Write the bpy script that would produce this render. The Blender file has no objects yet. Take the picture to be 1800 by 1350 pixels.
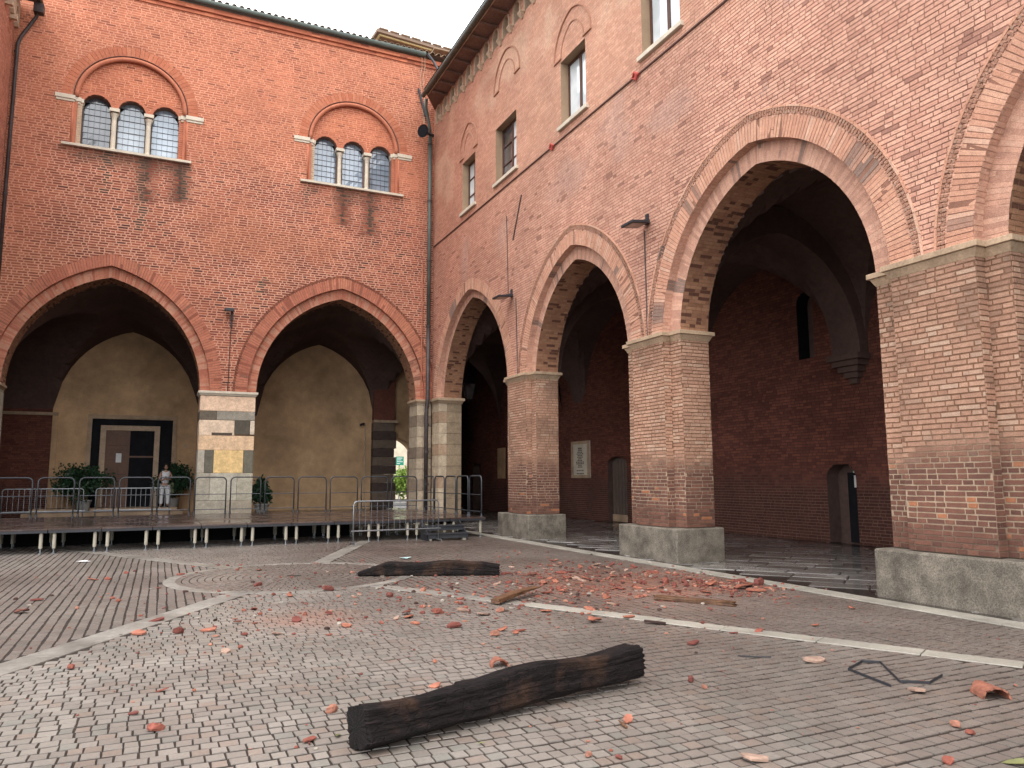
import bpy, math, random
import numpy as np
from math import sin, cos, pi, radians, sqrt, acos, atan2

# ------------------------------------------------------------------ camera, sky, sun, exposure
S = bpy.context.scene
COL = S.collection
CAM_R = np.array([[0.90740613, -0.42023148, -0.004429],
                  [-0.04775535, -0.11357729, 0.99238079],
                  [0.41753268, 0.9002809, 0.12312903]])      # right, up, forward
CAM_P = np.array([0.0, 0.0, 1.65]); FPX = 1332.7
from mathutils import Matrix, Vector
cd = bpy.data.cameras.new("camera"); cam = bpy.data.objects.new("camera", cd); COL.objects.link(cam)
cd.sensor_fit = 'HORIZONTAL'; cd.sensor_width = 36.0; cd.lens = 36.0 * FPX / 1800.0
cd.clip_start = 0.1; cd.clip_end = 600.0
m = Matrix.Identity(4)
for i in range(3):
    m[i][0], m[i][1], m[i][2] = CAM_R[0][i], CAM_R[1][i], -CAM_R[2][i]
    m[i][3] = CAM_P[i]
cam.matrix_world = m
S.camera = cam

SUN_EL, SUN_AZ = radians(62), radians(212)     # azimuth clockwise from +Y: light comes from behind the camera, a little to the left
W = bpy.data.worlds.new("World"); S.world = W; W.use_nodes = True
wn, wl = W.node_tree.nodes, W.node_tree.links
wn.clear()
sky = wn.new("ShaderNodeTexSky"); sky.sky_type = 'NISHITA'; sky.sun_disc = False
sky.sun_elevation = SUN_EL; sky.sun_rotation = SUN_AZ
sky.air_density = 1.0; sky.dust_density = 4.0; sky.ozone_density = 1.0
hs = wn.new("ShaderNodeHueSaturation"); hs.inputs['Saturation'].default_value = 0.15
mixw = wn.new("ShaderNodeMix"); mixw.data_type = 'RGBA'
mixw.inputs[0].default_value = 0.75
mixw.inputs[7].default_value = (22.0, 22.4, 23.2, 1)       # closed white cloud cover
bg = wn.new("ShaderNodeBackground"); bg.inputs['Strength'].default_value = 0.12
wo = wn.new("ShaderNodeOutputWorld")
wl.new(sky.outputs[0], hs.inputs['Color']); wl.new(hs.outputs[0], mixw.inputs[6])
wl.new(mixw.outputs[2], bg.inputs['Color']); wl.new(bg.outputs[0], wo.inputs['Surface'])
sd = bpy.data.lights.new("sun", 'SUN'); sd.energy = 1.1; sd.angle = radians(25); sd.color = (1.0, 0.96, 0.9)
so = bpy.data.objects.new("sun", sd); COL.objects.link(so)
sv = Vector((sin(SUN_AZ) * cos(SUN_EL), cos(SUN_AZ) * cos(SUN_EL), sin(SUN_EL)))
so.rotation_euler = sv.to_track_quat('Z', 'Y').to_euler(); so.location = (0, -10, 40)
S.view_settings.view_transform = 'Standard'; S.view_settings.look = 'None'
S.view_settings.exposure = 0.52; S.view_settings.gamma = 1.0; S.view_settings.use_curve_mapping = False
S.cycles.max_bounces = 7; S.cycles.diffuse_bounces = 5; S.cycles.glossy_bounces = 3
S.cycles.use_denoising = True

RNG = np.random.default_rng(7); random.seed(7)

# ------------------------------------------------------------------ helpers
def lin(c):
    c = np.asarray(c, float) / 255.0
    return np.where(c <= 0.04045, c / 12.92, ((c + 0.055) / 1.055) ** 2.4)
def A(r, g, b, k=1.35, sat=0.98):
    c = lin((r, g, b)) / k; l = (c * (.3, .6, .1)).sum()
    return np.clip((l + (c - l) * sat) * np.array([1.0, .975, .875] if k == 1.35 else [1.0, .995, .98]), 0.002, 0.85)
def hsh(ix, iy, seed):
    h = (ix.astype(np.int64) * 374761393 + iy.astype(np.int64) * 668265263 + seed * 974634777) & 0x7fffffff
    h = ((h ^ (h >> 13)) * 1274126177) & 0x7fffffff
    return ((h ^ (h >> 16)) & 0xffff) / 65535.0
def vn(x, y, sc, seed=0):
    x = np.asarray(x, float) / sc + 1000; y = np.asarray(y, float) / sc + 1000
    ix, iy = np.floor(x), np.floor(y); fx, fy = x - ix, y - iy
    fx = fx * fx * (3 - 2 * fx); fy = fy * fy * (3 - 2 * fy)
    a, b = hsh(ix, iy, seed), hsh(ix + 1, iy, seed); c, d = hsh(ix, iy + 1, seed), hsh(ix + 1, iy + 1, seed)
    return (a * (1 - fx) + b * fx) * (1 - fy) + (c * (1 - fx) + d * fx) * fy
def fbm(x, y, sc, seed=0):
    return (vn(x, y, sc, seed) * 0.5 + vn(x, y, sc / 2.1, seed + 5) * 0.3 + vn(x, y, sc / 4.3, seed + 9) * 0.2)
def sst(a, b, x):
    t = np.clip((np.asarray(x, float) - a) / (b - a), 0, 1); return t * t * (3 - 2 * t)
def lerp(a, b, t):
    t = np.asarray(t)[..., None]; return a * (1 - t) + b * t

def mesh_np(name, verts, faces4, cols=None, smooth=False):
    """quad mesh from numpy: verts (V,3), faces4 (F,4)"""
    me = bpy.data.meshes.new(name)
    V, F = len(verts), len(faces4)
    me.vertices.add(V); me.vertices.foreach_set('co', np.ascontiguousarray(verts, np.float32).ravel())
    me.loops.add(F * 4); me.loops.foreach_set('vertex_index', np.ascontiguousarray(faces4, np.int32).ravel())
    me.polygons.add(F); me.polygons.foreach_set('loop_start', np.arange(0, F * 4, 4, dtype=np.int32))
    me.polygons.foreach_set('use_smooth', np.full(F, bool(smooth)))
    me.update(calc_edges=True)
    if cols is not None:
        at = me.color_attributes.new('col', 'FLOAT_COLOR', 'POINT')
        c4 = np.ones((V, 4), np.float32); c4[:, :3] = cols
        at.data.foreach_set('color', c4.ravel())
    return me
def link(name, me, mat=None, parent=None, **props):
    o = bpy.data.objects.new(name, me); COL.objects.link(o)
    if mat is not None and me is not None and not me.materials: me.materials.append(mat)
    if parent is not None:
        o.parent = parent
        if parent.type == 'EMPTY' and parent.location.length > 0: o.matrix_parent_inverse = Matrix.Translation(-parent.location)
    for k, v in props.items(): o[k] = v
    return o
def empty(name, loc=(0, 0, 0), parent=None, **props):
    o = bpy.data.objects.new(name, None); COL.objects.link(o); o.location = loc
    if parent is not None: o.parent = parent
    for k, v in props.items(): o[k] = v
    return o

class MB:
    """collects polygons, builds one mesh"""
    def __init__(s): s.v = []; s.f = []
    def add(s, vs, fs):
        n = len(s.v); s.v += [tuple(map(float, q)) for q in vs]; s.f += [tuple(i + n for i in f) for f in fs]; return s
    def box(s, x0, x1, y0, y1, z0, z1):
        return s.add([(x0, y0, z0), (x1, y0, z0), (x1, y1, z0), (x0, y1, z0), (x0, y0, z1), (x1, y0, z1), (x1, y1, z1), (x0, y1, z1)],
                     [(3, 2, 1, 0), (4, 5, 6, 7), (0, 1, 5, 4), (1, 2, 6, 5), (2, 3, 7, 6), (3, 0, 4, 7)])
    def frustum(s, r0, z0, r1, z1):
        (a, b, c, d), (e, f, g, h) = r0, r1
        return s.add([(a, c, z0), (b, c, z0), (b, d, z0), (a, d, z0), (e, g, z1), (f, g, z1), (f, h, z1), (e, h, z1)],
                     [(3, 2, 1, 0), (4, 5, 6, 7), (0, 1, 5, 4), (1, 2, 6, 5), (2, 3, 7, 6), (3, 0, 4, 7)])
    def obox(s, c, ax, ay, az):
        c, ax, ay, az = map(np.array, (c, ax, ay, az)); v = []
        for k in (-1, 1):
            for (i, j) in ((-1, -1), (1, -1), (1, 1), (-1, 1)): v.append(c + ax * i + ay * j + az * k)
        return s.add(v, [(3, 2, 1, 0), (4, 5, 6, 7), (0, 1, 5, 4), (1, 2, 6, 5), (2, 3, 7, 6), (3, 0, 4, 7)])
    def tube(s, path, r, n=8, cap=True):
        P = [np.array(p, float) for p in path]; rings = []
        rr = r if hasattr(r, '__len__') else [r] * len(P)
        up = None
        for i, p in enumerate(P):
            t = (P[min(i + 1, len(P) - 1)] - P[max(i - 1, 0)]); t = t / (np.linalg.norm(t) + 1e-9)
            if up is None:
                up = np.array([0, 0, 1.0]) if abs(t[2]) < 0.9 else np.array([1.0, 0, 0])
            a = np.cross(t, up); a /= np.linalg.norm(a) + 1e-9; b = np.cross(a, t); up = b
            rings.append([p + (a * cos(2 * pi * k / n) + b * sin(2 * pi * k / n)) * rr[i] for k in range(n)])
        vs = [q for r_ in rings for q in r_]; fs = []
        for i in range(len(P) - 1):
            for k in range(n):
                fs.append((i * n + k, i * n + (k + 1) % n, (i + 1) * n + (k + 1) % n, (i + 1) * n + k))
        if cap: fs.append(tuple(range(n))[::-1]); fs.append(tuple((len(P) - 1) * n + k for k in range(n)))
        return s.add(vs, fs)
    def lathe(s, prof, c, n=12):
        vs = [(c[0] + r * cos(2 * pi * k / n), c[1] + r * sin(2 * pi * k / n), c[2] + z) for r, z in prof for k in range(n)]
        fs = [(i * n + k, i * n + (k + 1) % n, (i + 1) * n + (k + 1) % n, (i + 1) * n + k) for i in range(len(prof) - 1) for k in range(n)]
        return s.add(vs, fs)
    def prism(s, poly, F, d0, d1):
        """poly list of (u,z); extruded between depths d0 and d1 in frame F"""
        n = len(poly)
        vs = [F(u, z, d0) for u, z in poly] + [F(u, z, d1) for u, z in poly]
        fs = [tuple(range(n)), tuple(range(2 * n - 1, n - 1, -1))]
        fs += [(i, n + i, n + (i + 1) % n, (i + 1) % n) for i in range(n)]
        return s.add(vs, fs)
    def strip(s, A_, B_):
        n = len(A_); return s.add(list(A_) + list(B_), [(i, i + 1, n + i + 1, n + i) for i in range(n - 1)])
    def build(s, name, mat, parent=None, smooth=False, bevel=0, **props):
        me = bpy.data.meshes.new(name); me.from_pydata(s.v, [], s.f); me.validate(); me.update()
        if smooth: me.polygons.foreach_set('use_smooth', np.ones(len(me.polygons), bool))
        o = link(name, me, mat, parent, **props)
        if bevel:
            b = o.modifiers.new('bevel', 'BEVEL'); b.width = bevel; b.segments = 2; b.limit_method = 'ANGLE'
        return o

# ------------------------------------------------------------------ materials
def newmat(name):
    mt = bpy.data.materials.new(name); mt.use_nodes = True; nt = mt.node_tree
    return mt, nt.nodes, nt.links, nt.nodes['Principled BSDF']
def nnoise(N, L, coord, scale, detail=4, rough=0.6, vec_scale=None):
    n = N.new('ShaderNodeTexNoise'); n.inputs['Scale'].default_value = scale; n.inputs['Detail'].default_value = detail
    n.inputs['Roughness'].default_value = rough
    if vec_scale:
        mp = N.new('ShaderNodeMapping'); mp.inputs['Scale'].default_value = vec_scale; L.new(coord, mp.inputs[0]); coord = mp.outputs[0]
    L.new(coord, n.inputs['Vector']); return n.outputs['Fac']
def nramp(N, L, fac, pts):
    r = N.new('ShaderNodeValToRGB'); e = r.color_ramp.elements
    while len(e) < len(pts): e.new(0.5)
    for q, (p, c) in zip(e, pts):
        q.position = p; q.color = (c, c, c, 1) if np.isscalar(c) else (*c, 1)
    L.new(fac, r.inputs[0]); return r.outputs[0]
def mat(name, base=None, rough=0.85, spec=0.3, metal=0.0, grain=60.0, gamt=0.25, blotch=1.5, bamt=0.15, bump=0.3, bdist=0.004,
        wet=None, stretch=None, coat=0.0, mid=0, mamt=0.12):
    """base colour (or the mesh attribute 'col'), broken by fine grain and soft blotches; optional wet patches lower the roughness"""
    mt, N, L, P = newmat(name)
    tc = N.new('ShaderNodeTexCoord').outputs['Object']
    ge = N.new('ShaderNodeNewGeometry').outputs['Position']
    if base is None:
        at = N.new('ShaderNodeAttribute'); at.attribute_name = 'col'; c0 = at.outputs['Color']
    else:
        rg = N.new('ShaderNodeRGB'); rg.outputs[0].default_value = (*[float(q) for q in base], 1); c0 = rg.outputs[0]
    g = nnoise(N, L, ge, grain, 5, 0.7, stretch); b = nnoise(N, L, ge, blotch, 4, 0.6)
    md = nramp(N, L, nnoise(N, L, ge, mid, 3, 0.6), [(0.3, 1 - mamt), (0.7, 1 + mamt)]) if mid else None
    fg = nramp(N, L, g, [(0.25, 1 - gamt), (0.75, 1 + gamt)]); fb = nramp(N, L, b, [(0.3, 1 - bamt), (0.7, 1 + bamt)])
    m1 = N.new('ShaderNodeMix'); m1.data_type = 'RGBA'; m1.blend_type = 'MULTIPLY'; m1.inputs[0].default_value = 1
    L.new(c0, m1.inputs[6]); L.new(fg, m1.inputs[7])
    m2 = N.new('ShaderNodeMix'); m2.data_type = 'RGBA'; m2.blend_type = 'MULTIPLY'; m2.inputs[0].default_value = 1
    L.new(m1.outputs[2], m2.inputs[6]); L.new(fb, m2.inputs[7]); last = m2.outputs[2]
    if mid:
        m3 = N.new('ShaderNodeMix'); m3.data_type = 'RGBA'; m3.blend_type = 'MULTIPLY'; m3.inputs[0].default_value = 1
        L.new(last, m3.inputs[6]); L.new(md, m3.inputs[7]); last = m3.outputs[2]
    L.new(last, P.inputs['Base Color'])
    P.inputs['Roughness'].default_value = rough; P.inputs['Specular IOR Level'].default_value = spec; P.inputs['Metallic'].default_value = metal
    P.inputs['Coat Weight'].default_value = coat
    if wet:
        wn_ = nnoise(N, L, ge, wet[0], 3, 0.5); wr = nramp(N, L, wn_, [(wet[1], wet[2]), (wet[1] + 0.15, rough)])
        L.new(wr, P.inputs['Roughness'])
    if bump:
        bp = N.new('ShaderNodeBump'); bp.inputs['Strength'].default_value = bump; bp.inputs['Distance'].default_value = bdist
        L.new(g, bp.inputs['Height']); L.new(bp.outputs[0], P.inputs['Normal'])
    return mt

M_brick = mat('brickwork', None, 0.9, 0.2, grain=60, gamt=0.30, blotch=0.9, bamt=0.10, bump=0.9, bdist=0.010, mid=11, mamt=0.11)
M_plasterA = mat('ochre_plaster', A(186, 152, 116, 1.0), 0.9, 0.2, grain=14, gamt=0.10, blotch=0.7, bamt=0.28, bump=0.2, mid=3, mamt=.10)
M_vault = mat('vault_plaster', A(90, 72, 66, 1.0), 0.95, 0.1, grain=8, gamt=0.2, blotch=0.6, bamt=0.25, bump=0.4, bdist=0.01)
M_marble = mat('pale_stone', A(222, 212, 200), 0.7, 0.3, grain=20, gamt=0.12, blotch=3, bamt=0.12, bump=0.2)
M_impost = mat('impost_stone', A(190, 164, 142), 0.85, 0.2, grain=25, gamt=0.3, blotch=2.5, bamt=0.25, bump=0.4)
M_block = mat('pier_blocks', None, 0.75, 0.3, grain=22, gamt=0.28, blotch=4, bamt=0.16, bump=0.35, mid=7, mamt=.14)
M_cobble = mat('cobbles', None, 0.5, 0.45, grain=45, gamt=0.2, blotch=0.6, bamt=0.2, bump=0.4, wet=(0.5, 0.45, 0.33))
M_bed = mat('paving_bed', A(58, 48, 42, 1.5), 0.85, 0.25, grain=50, gamt=0.35, bump=0.5)
M_worn = mat('worn_paving_stone', A(160, 153, 144, 1.8), 0.6, 0.4, grain=30, gamt=0.25, blotch=1.3, bamt=0.35, bump=0.3, wet=(0.7, 0.45, 0.35), mid=9, mamt=.15)
M_strip = mat('white_paving_stone', A(194, 187, 174, 1.9), 0.55, 0.4, grain=30, gamt=0.22, blotch=1.6, bamt=0.24, bump=0.3, wet=(0.7, 0.45, 0.35))
M_slab = mat('wet_slabs', None, 0.30, 0.5, grain=18, gamt=0.25, blotch=1.4, bamt=0.3, bump=0.15, wet=(1.1, 0.5, 0.12))
M_slabbed = mat('slab_bed', A(60, 55, 52, 1.6), 0.35, 0.5, grain=20, gamt=0.3, wet=(1.1, 0.5, 0.15))
M_ground = mat('street_asphalt', (0.16, 0.155, 0.15), 0.9, 0.2, grain=30)
M_dark = mat('dark_metal', (0.035, 0.035, 0.04), 0.5, 0.4, metal=0.3, grain=30, gamt=0.3, bump=0.05)
M_pipe = mat('downpipe_metal', (0.055, 0.042, 0.04), 0.55, 0.4, metal=0.2, grain=9, gamt=0.5, blotch=1.3, bamt=0.4, bump=0.1)
M_copper = mat('green_copper', A(92, 102, 100), 0.6, 0.4, metal=0.1, grain=14, gamt=0.25, blotch=1.0, bamt=0.3, bump=0.1)
M_steel = mat('galvanised_steel', (0.25, 0.26, 0.27), 0.42, 0.5, metal=0.75, grain=40, gamt=0.12, bump=0.03)
M_rail = mat('grey_rail_steel', (0.06, 0.063, 0.07), 0.5, 0.5, metal=0.5, grain=40, gamt=0.15, bump=0.03)
M_leg = mat('leg_tube', A(182, 176, 166), 0.6, 0.3, grain=15, gamt=0.1, bump=0.05)
M_roof = mat('roof_tile', A(150, 128, 112), 0.9, 0.2, grain=14, gamt=0.35, blotch=3, bamt=0.25, bump=0.4)
M_eave = mat('eave_boards', A(124, 98, 88, 1.0), 0.9, 0.2, grain=14, gamt=0.35, bump=0.3)
M_terra = mat('terracotta_moulding', A(198, 124, 100), 0.85, 0.2, grain=18, gamt=0.18, blotch=3, bamt=0.12, bump=0.3)
M_lime = mat('lime_plaster', A(205, 180, 160), 0.9, 0.2, grain=16, gamt=0.22, blotch=3, bamt=0.15, bump=0.4)
M_dirtline = mat('string_course', (0.14, 0.075, 0.06), 0.7, 0.2, grain=20)
M_winwood = mat('brown_window_wood', A(92, 62, 52, 1.2), 0.6, 0.3, grain=30, gamt=0.2, stretch=(1, 1, 0.15))
M_door = mat('old_door_wood', (0.14, 0.075, 0.05), 0.6, 0.3, grain=30, gamt=0.35, stretch=(3, 3, 0.3), bump=0.2)
M_void = mat('dark_interior', (0.012, 0.012, 0.014), 0.9, 0.1, grain=3, bump=0)
M_curtain = mat('white_curtain', (0.62, 0.66, 0.68), 0.9, 0.1, grain=3, gamt=0.12, bump=0, stretch=(8, 8, 0.3))
M_lead = mat('lead_came', (0.06, 0.065, 0.07), 0.5, 0.4, metal=0.3)
M_granite = mat('granite', A(126, 117, 105, 1.5), 0.8, 0.3, grain=55, gamt=0.75, blotch=3.2, bamt=0.5, bump=0.6, bdist=0.006)
M_deck = mat('wet_deck_board', A(84, 68, 62, 1.5), 0.38, 0.5, grain=6, gamt=0.45, stretch=(0.5, 4, 1), blotch=1.3, bamt=0.35, bump=0.1, wet=(1.2, 0.46, 0.14))
M_red = mat('red_tape', A(205, 90, 84), 0.6)
M_paper = mat('paper', (0.62, 0.62, 0.6), 0.8, grain=20, gamt=0.06, bump=0.05)
M_bpaper = mat('pale_blue_paper', (0.36, 0.50, 0.50), 0.8, grain=20, gamt=0.06)
M_pot = mat('planter', (0.23, 0.22, 0.20), 0.8, grain=20)
def glassmat(name, lo, hi, scale, rough=0.05):
    mt, N, L, P = newmat(name)
    ge = N.new('ShaderNodeNewGeometry').outputs['Position']
    f = nnoise(N, L, ge, scale, 2, 0.5); c = nramp(N, L, f, [(0.35, lo), (0.65, hi)]); L.new(c, P.inputs['Base Color'])
    P.inputs['Roughness'].default_value = rough; P.inputs['Specular IOR Level'].default_value = 0.9; P.inputs['IOR'].default_value = 1.6
    P.inputs['Coat Weight'].default_value = 0.6; P.inputs['Coat Roughness'].default_value = 0.03
    return mt
M_glassA = glassmat('leaded_glass', (0.07, 0.09, 0.11), (0.26, 0.30, 0.34), 1.1, 0.2)
M_glassB = glassmat('curtain_and_sky_glass', (0.50, 0.55, 0.56), (0.78, 0.83, 0.84), 1.3)  # white of curtains and reflected sky, both painted into the pane colour
M_glassC = glassmat('dark_glass', (0.03, 0.03, 0.035), (0.16, 0.16, 0.17), 1.6)
def leafmat(name, a, b, rough=0.5):
    mt, N, L, P = newmat(name)
    ge = N.new('ShaderNodeNewGeometry').outputs['Position']
    f = nnoise(N, L, ge, 14, 2, 0.5); c = nramp(N, L, f, [(0.35, a), (0.65, b)]); L.new(c, P.inputs['Base Color'])
    P.inputs['Roughness'].default_value = rough
    P.inputs['Specular IOR Level'].default_value = 0.3
    return mt
M_leaf = leafmat('laurel_leaf', (0.012, 0.035, 0.016), (0.03, 0.07, 0.03))
M_leaf2 = leafmat('street_tree_leaf', (0.12, 0.22, 0.03), (0.25, 0.34, 0.06))
M_bark = mat('bark', (0.08, 0.06, 0.045), 0.9)
M_street = mat('street_house_plaster', A(232, 222, 205), 0.9, grain=5, gamt=0.05)
M_green = mat('green_sign', (0.01, 0.25, 0.16), 0.5)
M_white = mat('white_paint', (0.7, 0.7, 0.7), 0.6)
M_ink = mat('engraved_letters', (0.06, 0.045, 0.04), 0.8)
def beammat():
    mt, N, L, P = newmat('charred_wet_timber')
    tc = N.new('ShaderNodeTexCoord').outputs['Object']
    g = nnoise(N, L, tc, 14, 8, 0.72, (0.25, 2.4, 2.4)); b = nnoise(N, L, tc, 2.2, 4, 0.6)
    c = nramp(N, L, g, [(0.3, (0.002, 0.0015, 0.0015)), (0.55, (0.009, 0.006, 0.006)), (0.8, (0.034, 0.021, 0.018))])
    br = nramp(N, L, b, [(0.52, (0, 0, 0)), (0.72, (0.045, 0.022, 0.011))])
    m1 = N.new('ShaderNodeMix'); m1.data_type = 'RGBA'; m1.blend_type = 'ADD'; m1.inputs[0].default_value = 1
    L.new(c, m1.inputs[6]); L.new(br, m1.inputs[7]); L.new(m1.outputs[2], P.inputs['Base Color'])
    P.inputs['Roughness'].default_value = 0.62; P.inputs['Specular IOR Level'].default_value = 0.16
    bp = N.new('ShaderNodeBump'); bp.inputs['Strength'].default_value = 1.0; bp.inputs['Distance'].default_value = 0.014
    vo = N.new('ShaderNodeTexVoronoi'); vo.feature = 'DISTANCE_TO_EDGE'; vo.inputs['Scale'].default_value = 16; mp_ = N.new('ShaderNodeMapping'); mp_.inputs['Scale'].default_value = (.55, 1.5, 1.5); L.new(tc, mp_.inputs[0]); L.new(mp_.outputs[0], vo.inputs['Vector'])
    ck = nramp(N, L, vo.outputs['Distance'], [(0.0, 0.0), (0.07, 1.0)])
    bq = N.new('ShaderNodeBump'); bq.inputs['Strength'].default_value = 0.55; bq.inputs['Distance'].default_value = 0.010; L.new(ck, bq.inputs['Height']); L.new(bq.outputs[0], bp.inputs['Normal'])
    g2 = nnoise(N, L, tc, 40, 6, 0.7, (0.12, 2.0, 2.0)); L.new(g2, bp.inputs['Height']); L.new(bp.outputs[0], P.inputs['Normal'])
    return mt
M_beam = beammat()
M_plank = mat('split_brown_wood', (0.10, 0.048, 0.024), 0.55, 0.3, grain=20, gamt=0.6, stretch=(0.3, 3, 3), blotch=5, bamt=0.4, bump=0.5)
M_frag = mat('broken_terracotta', None, 0.85, 0.2, grain=50, gamt=0.22, blotch=12, bamt=0.22, bump=0.5, bdist=0.004)

# ------------------------------------------------------------------ brick machinery
def project(P):
    c = (P - CAM_P) @ CAM_R.T
    z = np.maximum(c[..., 2], 1e-3)
    return 900 + FPX * c[..., 0] / z, 675 - FPX * c[..., 1] / z, c[..., 2]
class Pool:
    def __init__(s): s.V = []; s.C = []; s.R = []
    def add(s, V, C, rank=True):
        C = np.asarray(C, float)
        if C.ndim == 2: C = np.repeat(C[:, None], 8, 1)
        if len(V): s.V.append(V); s.C.append(C); s.R.append(np.full(len(V), rank))
    def finish(s, name, stuffname, matl, parent, n=300, flat=False, label=None):
        V = np.concatenate(s.V); C = np.concatenate(s.C); R = np.concatenate(s.R)
        x, y, z = project(V[:, 4:8]); xc, yc = x.mean(1), y.mean(1)
        area = 0.5 * ((x[:, 2] - x[:, 0]) * (y[:, 3] - y[:, 1]) - (x[:, 3] - x[:, 1]) * (y[:, 2] - y[:, 0]))
        nr = np.cross(V[:, 5] - V[:, 4], V[:, 7] - V[:, 4]); out = V[:, 4:8].mean(1) - V[:, 0:4].mean(1)
        nr = nr * np.sign((nr * out).sum(1))[:, None]
        facing = (nr * (CAM_P - V[:, 4])).sum(1) > 0
        sc = np.abs(area) * facing * (z.min(1) > 0.3) * (xc > 4) * (xc < 1796) * (yc > 4) * (yc < 1346) * R
        idx = np.argsort(-sc); big = idx[:n]; big = big[sc[big] > 0]
        rest = np.setdiff1d(np.arange(len(V)), big)
        Fq = np.array([(4, 5, 6, 7), (0, 1, 5, 4), (1, 2, 6, 5), (2, 3, 7, 6), (3, 0, 4, 7)])
        for i in big:
            me = mesh_np(name, V[i], Fq, C[i]); o = link(name, me, matl, parent)
        if len(rest):
            Vr = V[rest].reshape(-1, 3); Fr = (Fq[None] + 8 * np.arange(len(rest))[:, None, None]).reshape(-1, 4)
            me = mesh_np(stuffname, Vr, Fr, C[rest].reshape(-1, 3)); link(stuffname, me, matl, parent, kind='stuff')
        return len(V)
class Quads:
    def __init__(s): s.V = []; s.C = []
    def add(s, V, C):
        s.V.append(V.reshape(-1, 4, 3)); s.C.append(np.broadcast_to(C, s.V[-1].shape).reshape(-1, 4, 3))
    def build(s, name, matl, parent, **pr):
        V = np.concatenate(s.V); C = np.concatenate(s.C); n = len(V)
        return link(name, mesh_np(name, V.reshape(-1, 3), np.arange(n * 4).reshape(n, 4), C.reshape(-1, 3)), matl, parent, **pr)

def brick_verts(u0, u1, v0, v1, mapf, depth, ch, jit=0.002, dj=0.002, ju=None):
    n = len(u0); out = np.empty((n, 8, 3))
    ju = jit if ju is None else ju
    dd = depth + RNG.uniform(-dj, dj, n)
    cu = np.minimum(ch, (u1 - u0) * 0.3); cv = np.minimum(ch, (v1 - v0) * 0.3)
    cs = [(u0, v0, 1, 1), (u1, v0, -1, 1), (u1, v1, -1, -1), (u0, v1, 1, -1)]
    for k, (u, v, su, sv_) in enumerate(cs):
        e = RNG.uniform(-1, 1, n) * ju; g = RNG.uniform(-1, 1, n) * jit
        out[:, k] = mapf(u + e, v + g, np.full(n, -0.003))
        out[:, 4 + k] = mapf(u + su * cu + e, v + sv_ * cv + g, dd + RNG.uniform(-0.4, 0.4, n) * dj)
    a = out[:, 4:8]; nr = np.cross(a[:, 1] - a[:, 0], a[:, 3] - a[:, 0]); o = a.mean(1) - out[:, 0:4].mean(1)
    if (nr * o).sum() < 0: out = out[:, [0, 3, 2, 1, 4, 7, 6, 5]]
    return out
def rowsplit(a, b, L, joint, rng, alt=True):
    """cut interval a..b into bricks"""
    r = []; u = a - rng.uniform(0, L)
    k = rng.integers(0, 2)
    while u < b:
        l = (L if (k % 2 == 0 or not alt) else L * 0.5) * rng.uniform(0.92, 1.06)
        s, e = max(u + joint / 2, a + 0.002), min(u + l - joint / 2, b - 0.002)
        if e - s > 0.03: r.append((s, e))
        u += l; k += 1 if rng.random() < 0.8 else 0
    return r
def subtract(iv, cuts):
    for (c0, c1) in cuts:
        nv = []
        for a, b in iv:
            if c1 <= a or c0 >= b: nv.append((a, b)); continue
            if c0 > a: nv.append((a, c0))
            if c1 < b: nv.append((c1, b))
        iv = nv
    return iv
def wallface(pool, sheet, F, u0, u1, z0, z1, d0, colf, cuts=lambda z: [], course=0.072, L=0.27, joint=0.013, depth=0.007, ch=0.003,
             rank=True, seg=0.5, jit=0.002):
    nrow = max(1, round((z1 - z0) / course)); h = (z1 - z0) / nrow
    mp = lambda u, v, w: F(u, v, d0 - w)
    U0, U1, V0, V1 = [], [], [], []; Q = []
    for i in range(nrow):
        a, b = z0 + i * h, z0 + (i + 1) * h
        for s, e in subtract([(u0, u1)], cuts((a + b) / 2)):
            if e - s < 0.01: continue
            n = max(1, int((e - s) / seg)); us = np.linspace(s, e, n + 1)
            for p, q in zip(us[:-1], us[1:]): Q.append((p, a, q, a, q, b, p, b))
            for x, y in rowsplit(s, e, L, joint, RNG):
                U0.append(x); U1.append(y); V0.append(a + joint / 2); V1.append(b - joint / 2)
    if Q:
        Q = np.array(Q).reshape(-1, 4, 2); V = F(Q[..., 0], Q[..., 1], np.full(Q.shape[:2], d0))
        sheet.add(V, colf(Q[..., 0], Q[..., 1], True))
    if U0:
        U0, U1, V0, V1 = map(np.array, (U0, U1, V0, V1))
        pool.add(brick_verts(U0, U1, V0, V1, mp, depth, ch, jit), colf((U0 + U1) / 2, (V0 + V1) / 2, False), rank)
def archR(a, h): return (a * a + h * h) / (2 * a)
def arcp(a, h, k=1.0):
    """radius and centre offsets (e beyond the axis, g below the springing) of one side of a pointed arch"""
    R = archR(a, h) * k; mx, mz = a / 2, h / 2; L = sqrt(a * a + h * h) / 2; q = sqrt(max(R * R - L * L, 0))
    nx, nz = -h / (2 * L), -a / (2 * L); cx, cz = mx + nx * q, mz + nz * q
    return R, -cx, -cz
def hwid(z, a, h, zs, t=0.0, k=1.0):
    R, e, g = arcp(a, h, k); r = R + t; q = r * r - (z - zs + g) ** 2
    return (a + t) if z < zs else (sqrt(q) - e if q > 0 else -1)
def arcmap(a, h, k):
    R, e, g = arcp(a, h, k)
    def f(s, t):
        r = R + t; t0 = np.arcsin(g / r); t1 = np.arccos(np.clip(e / r, -1, 1)); th = t0 + s * (t1 - t0)
        return r * np.cos(th) - e, r * np.sin(th) - g
    return f, R * (acos(e / R) - math.asin(g / R))
def archcut(c, a, h, zs, t):
    def f(z):
        w = hwid(z, a, h, zs, t); return [(c - w, c + w)] if w > 0 else []
    return f
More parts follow.
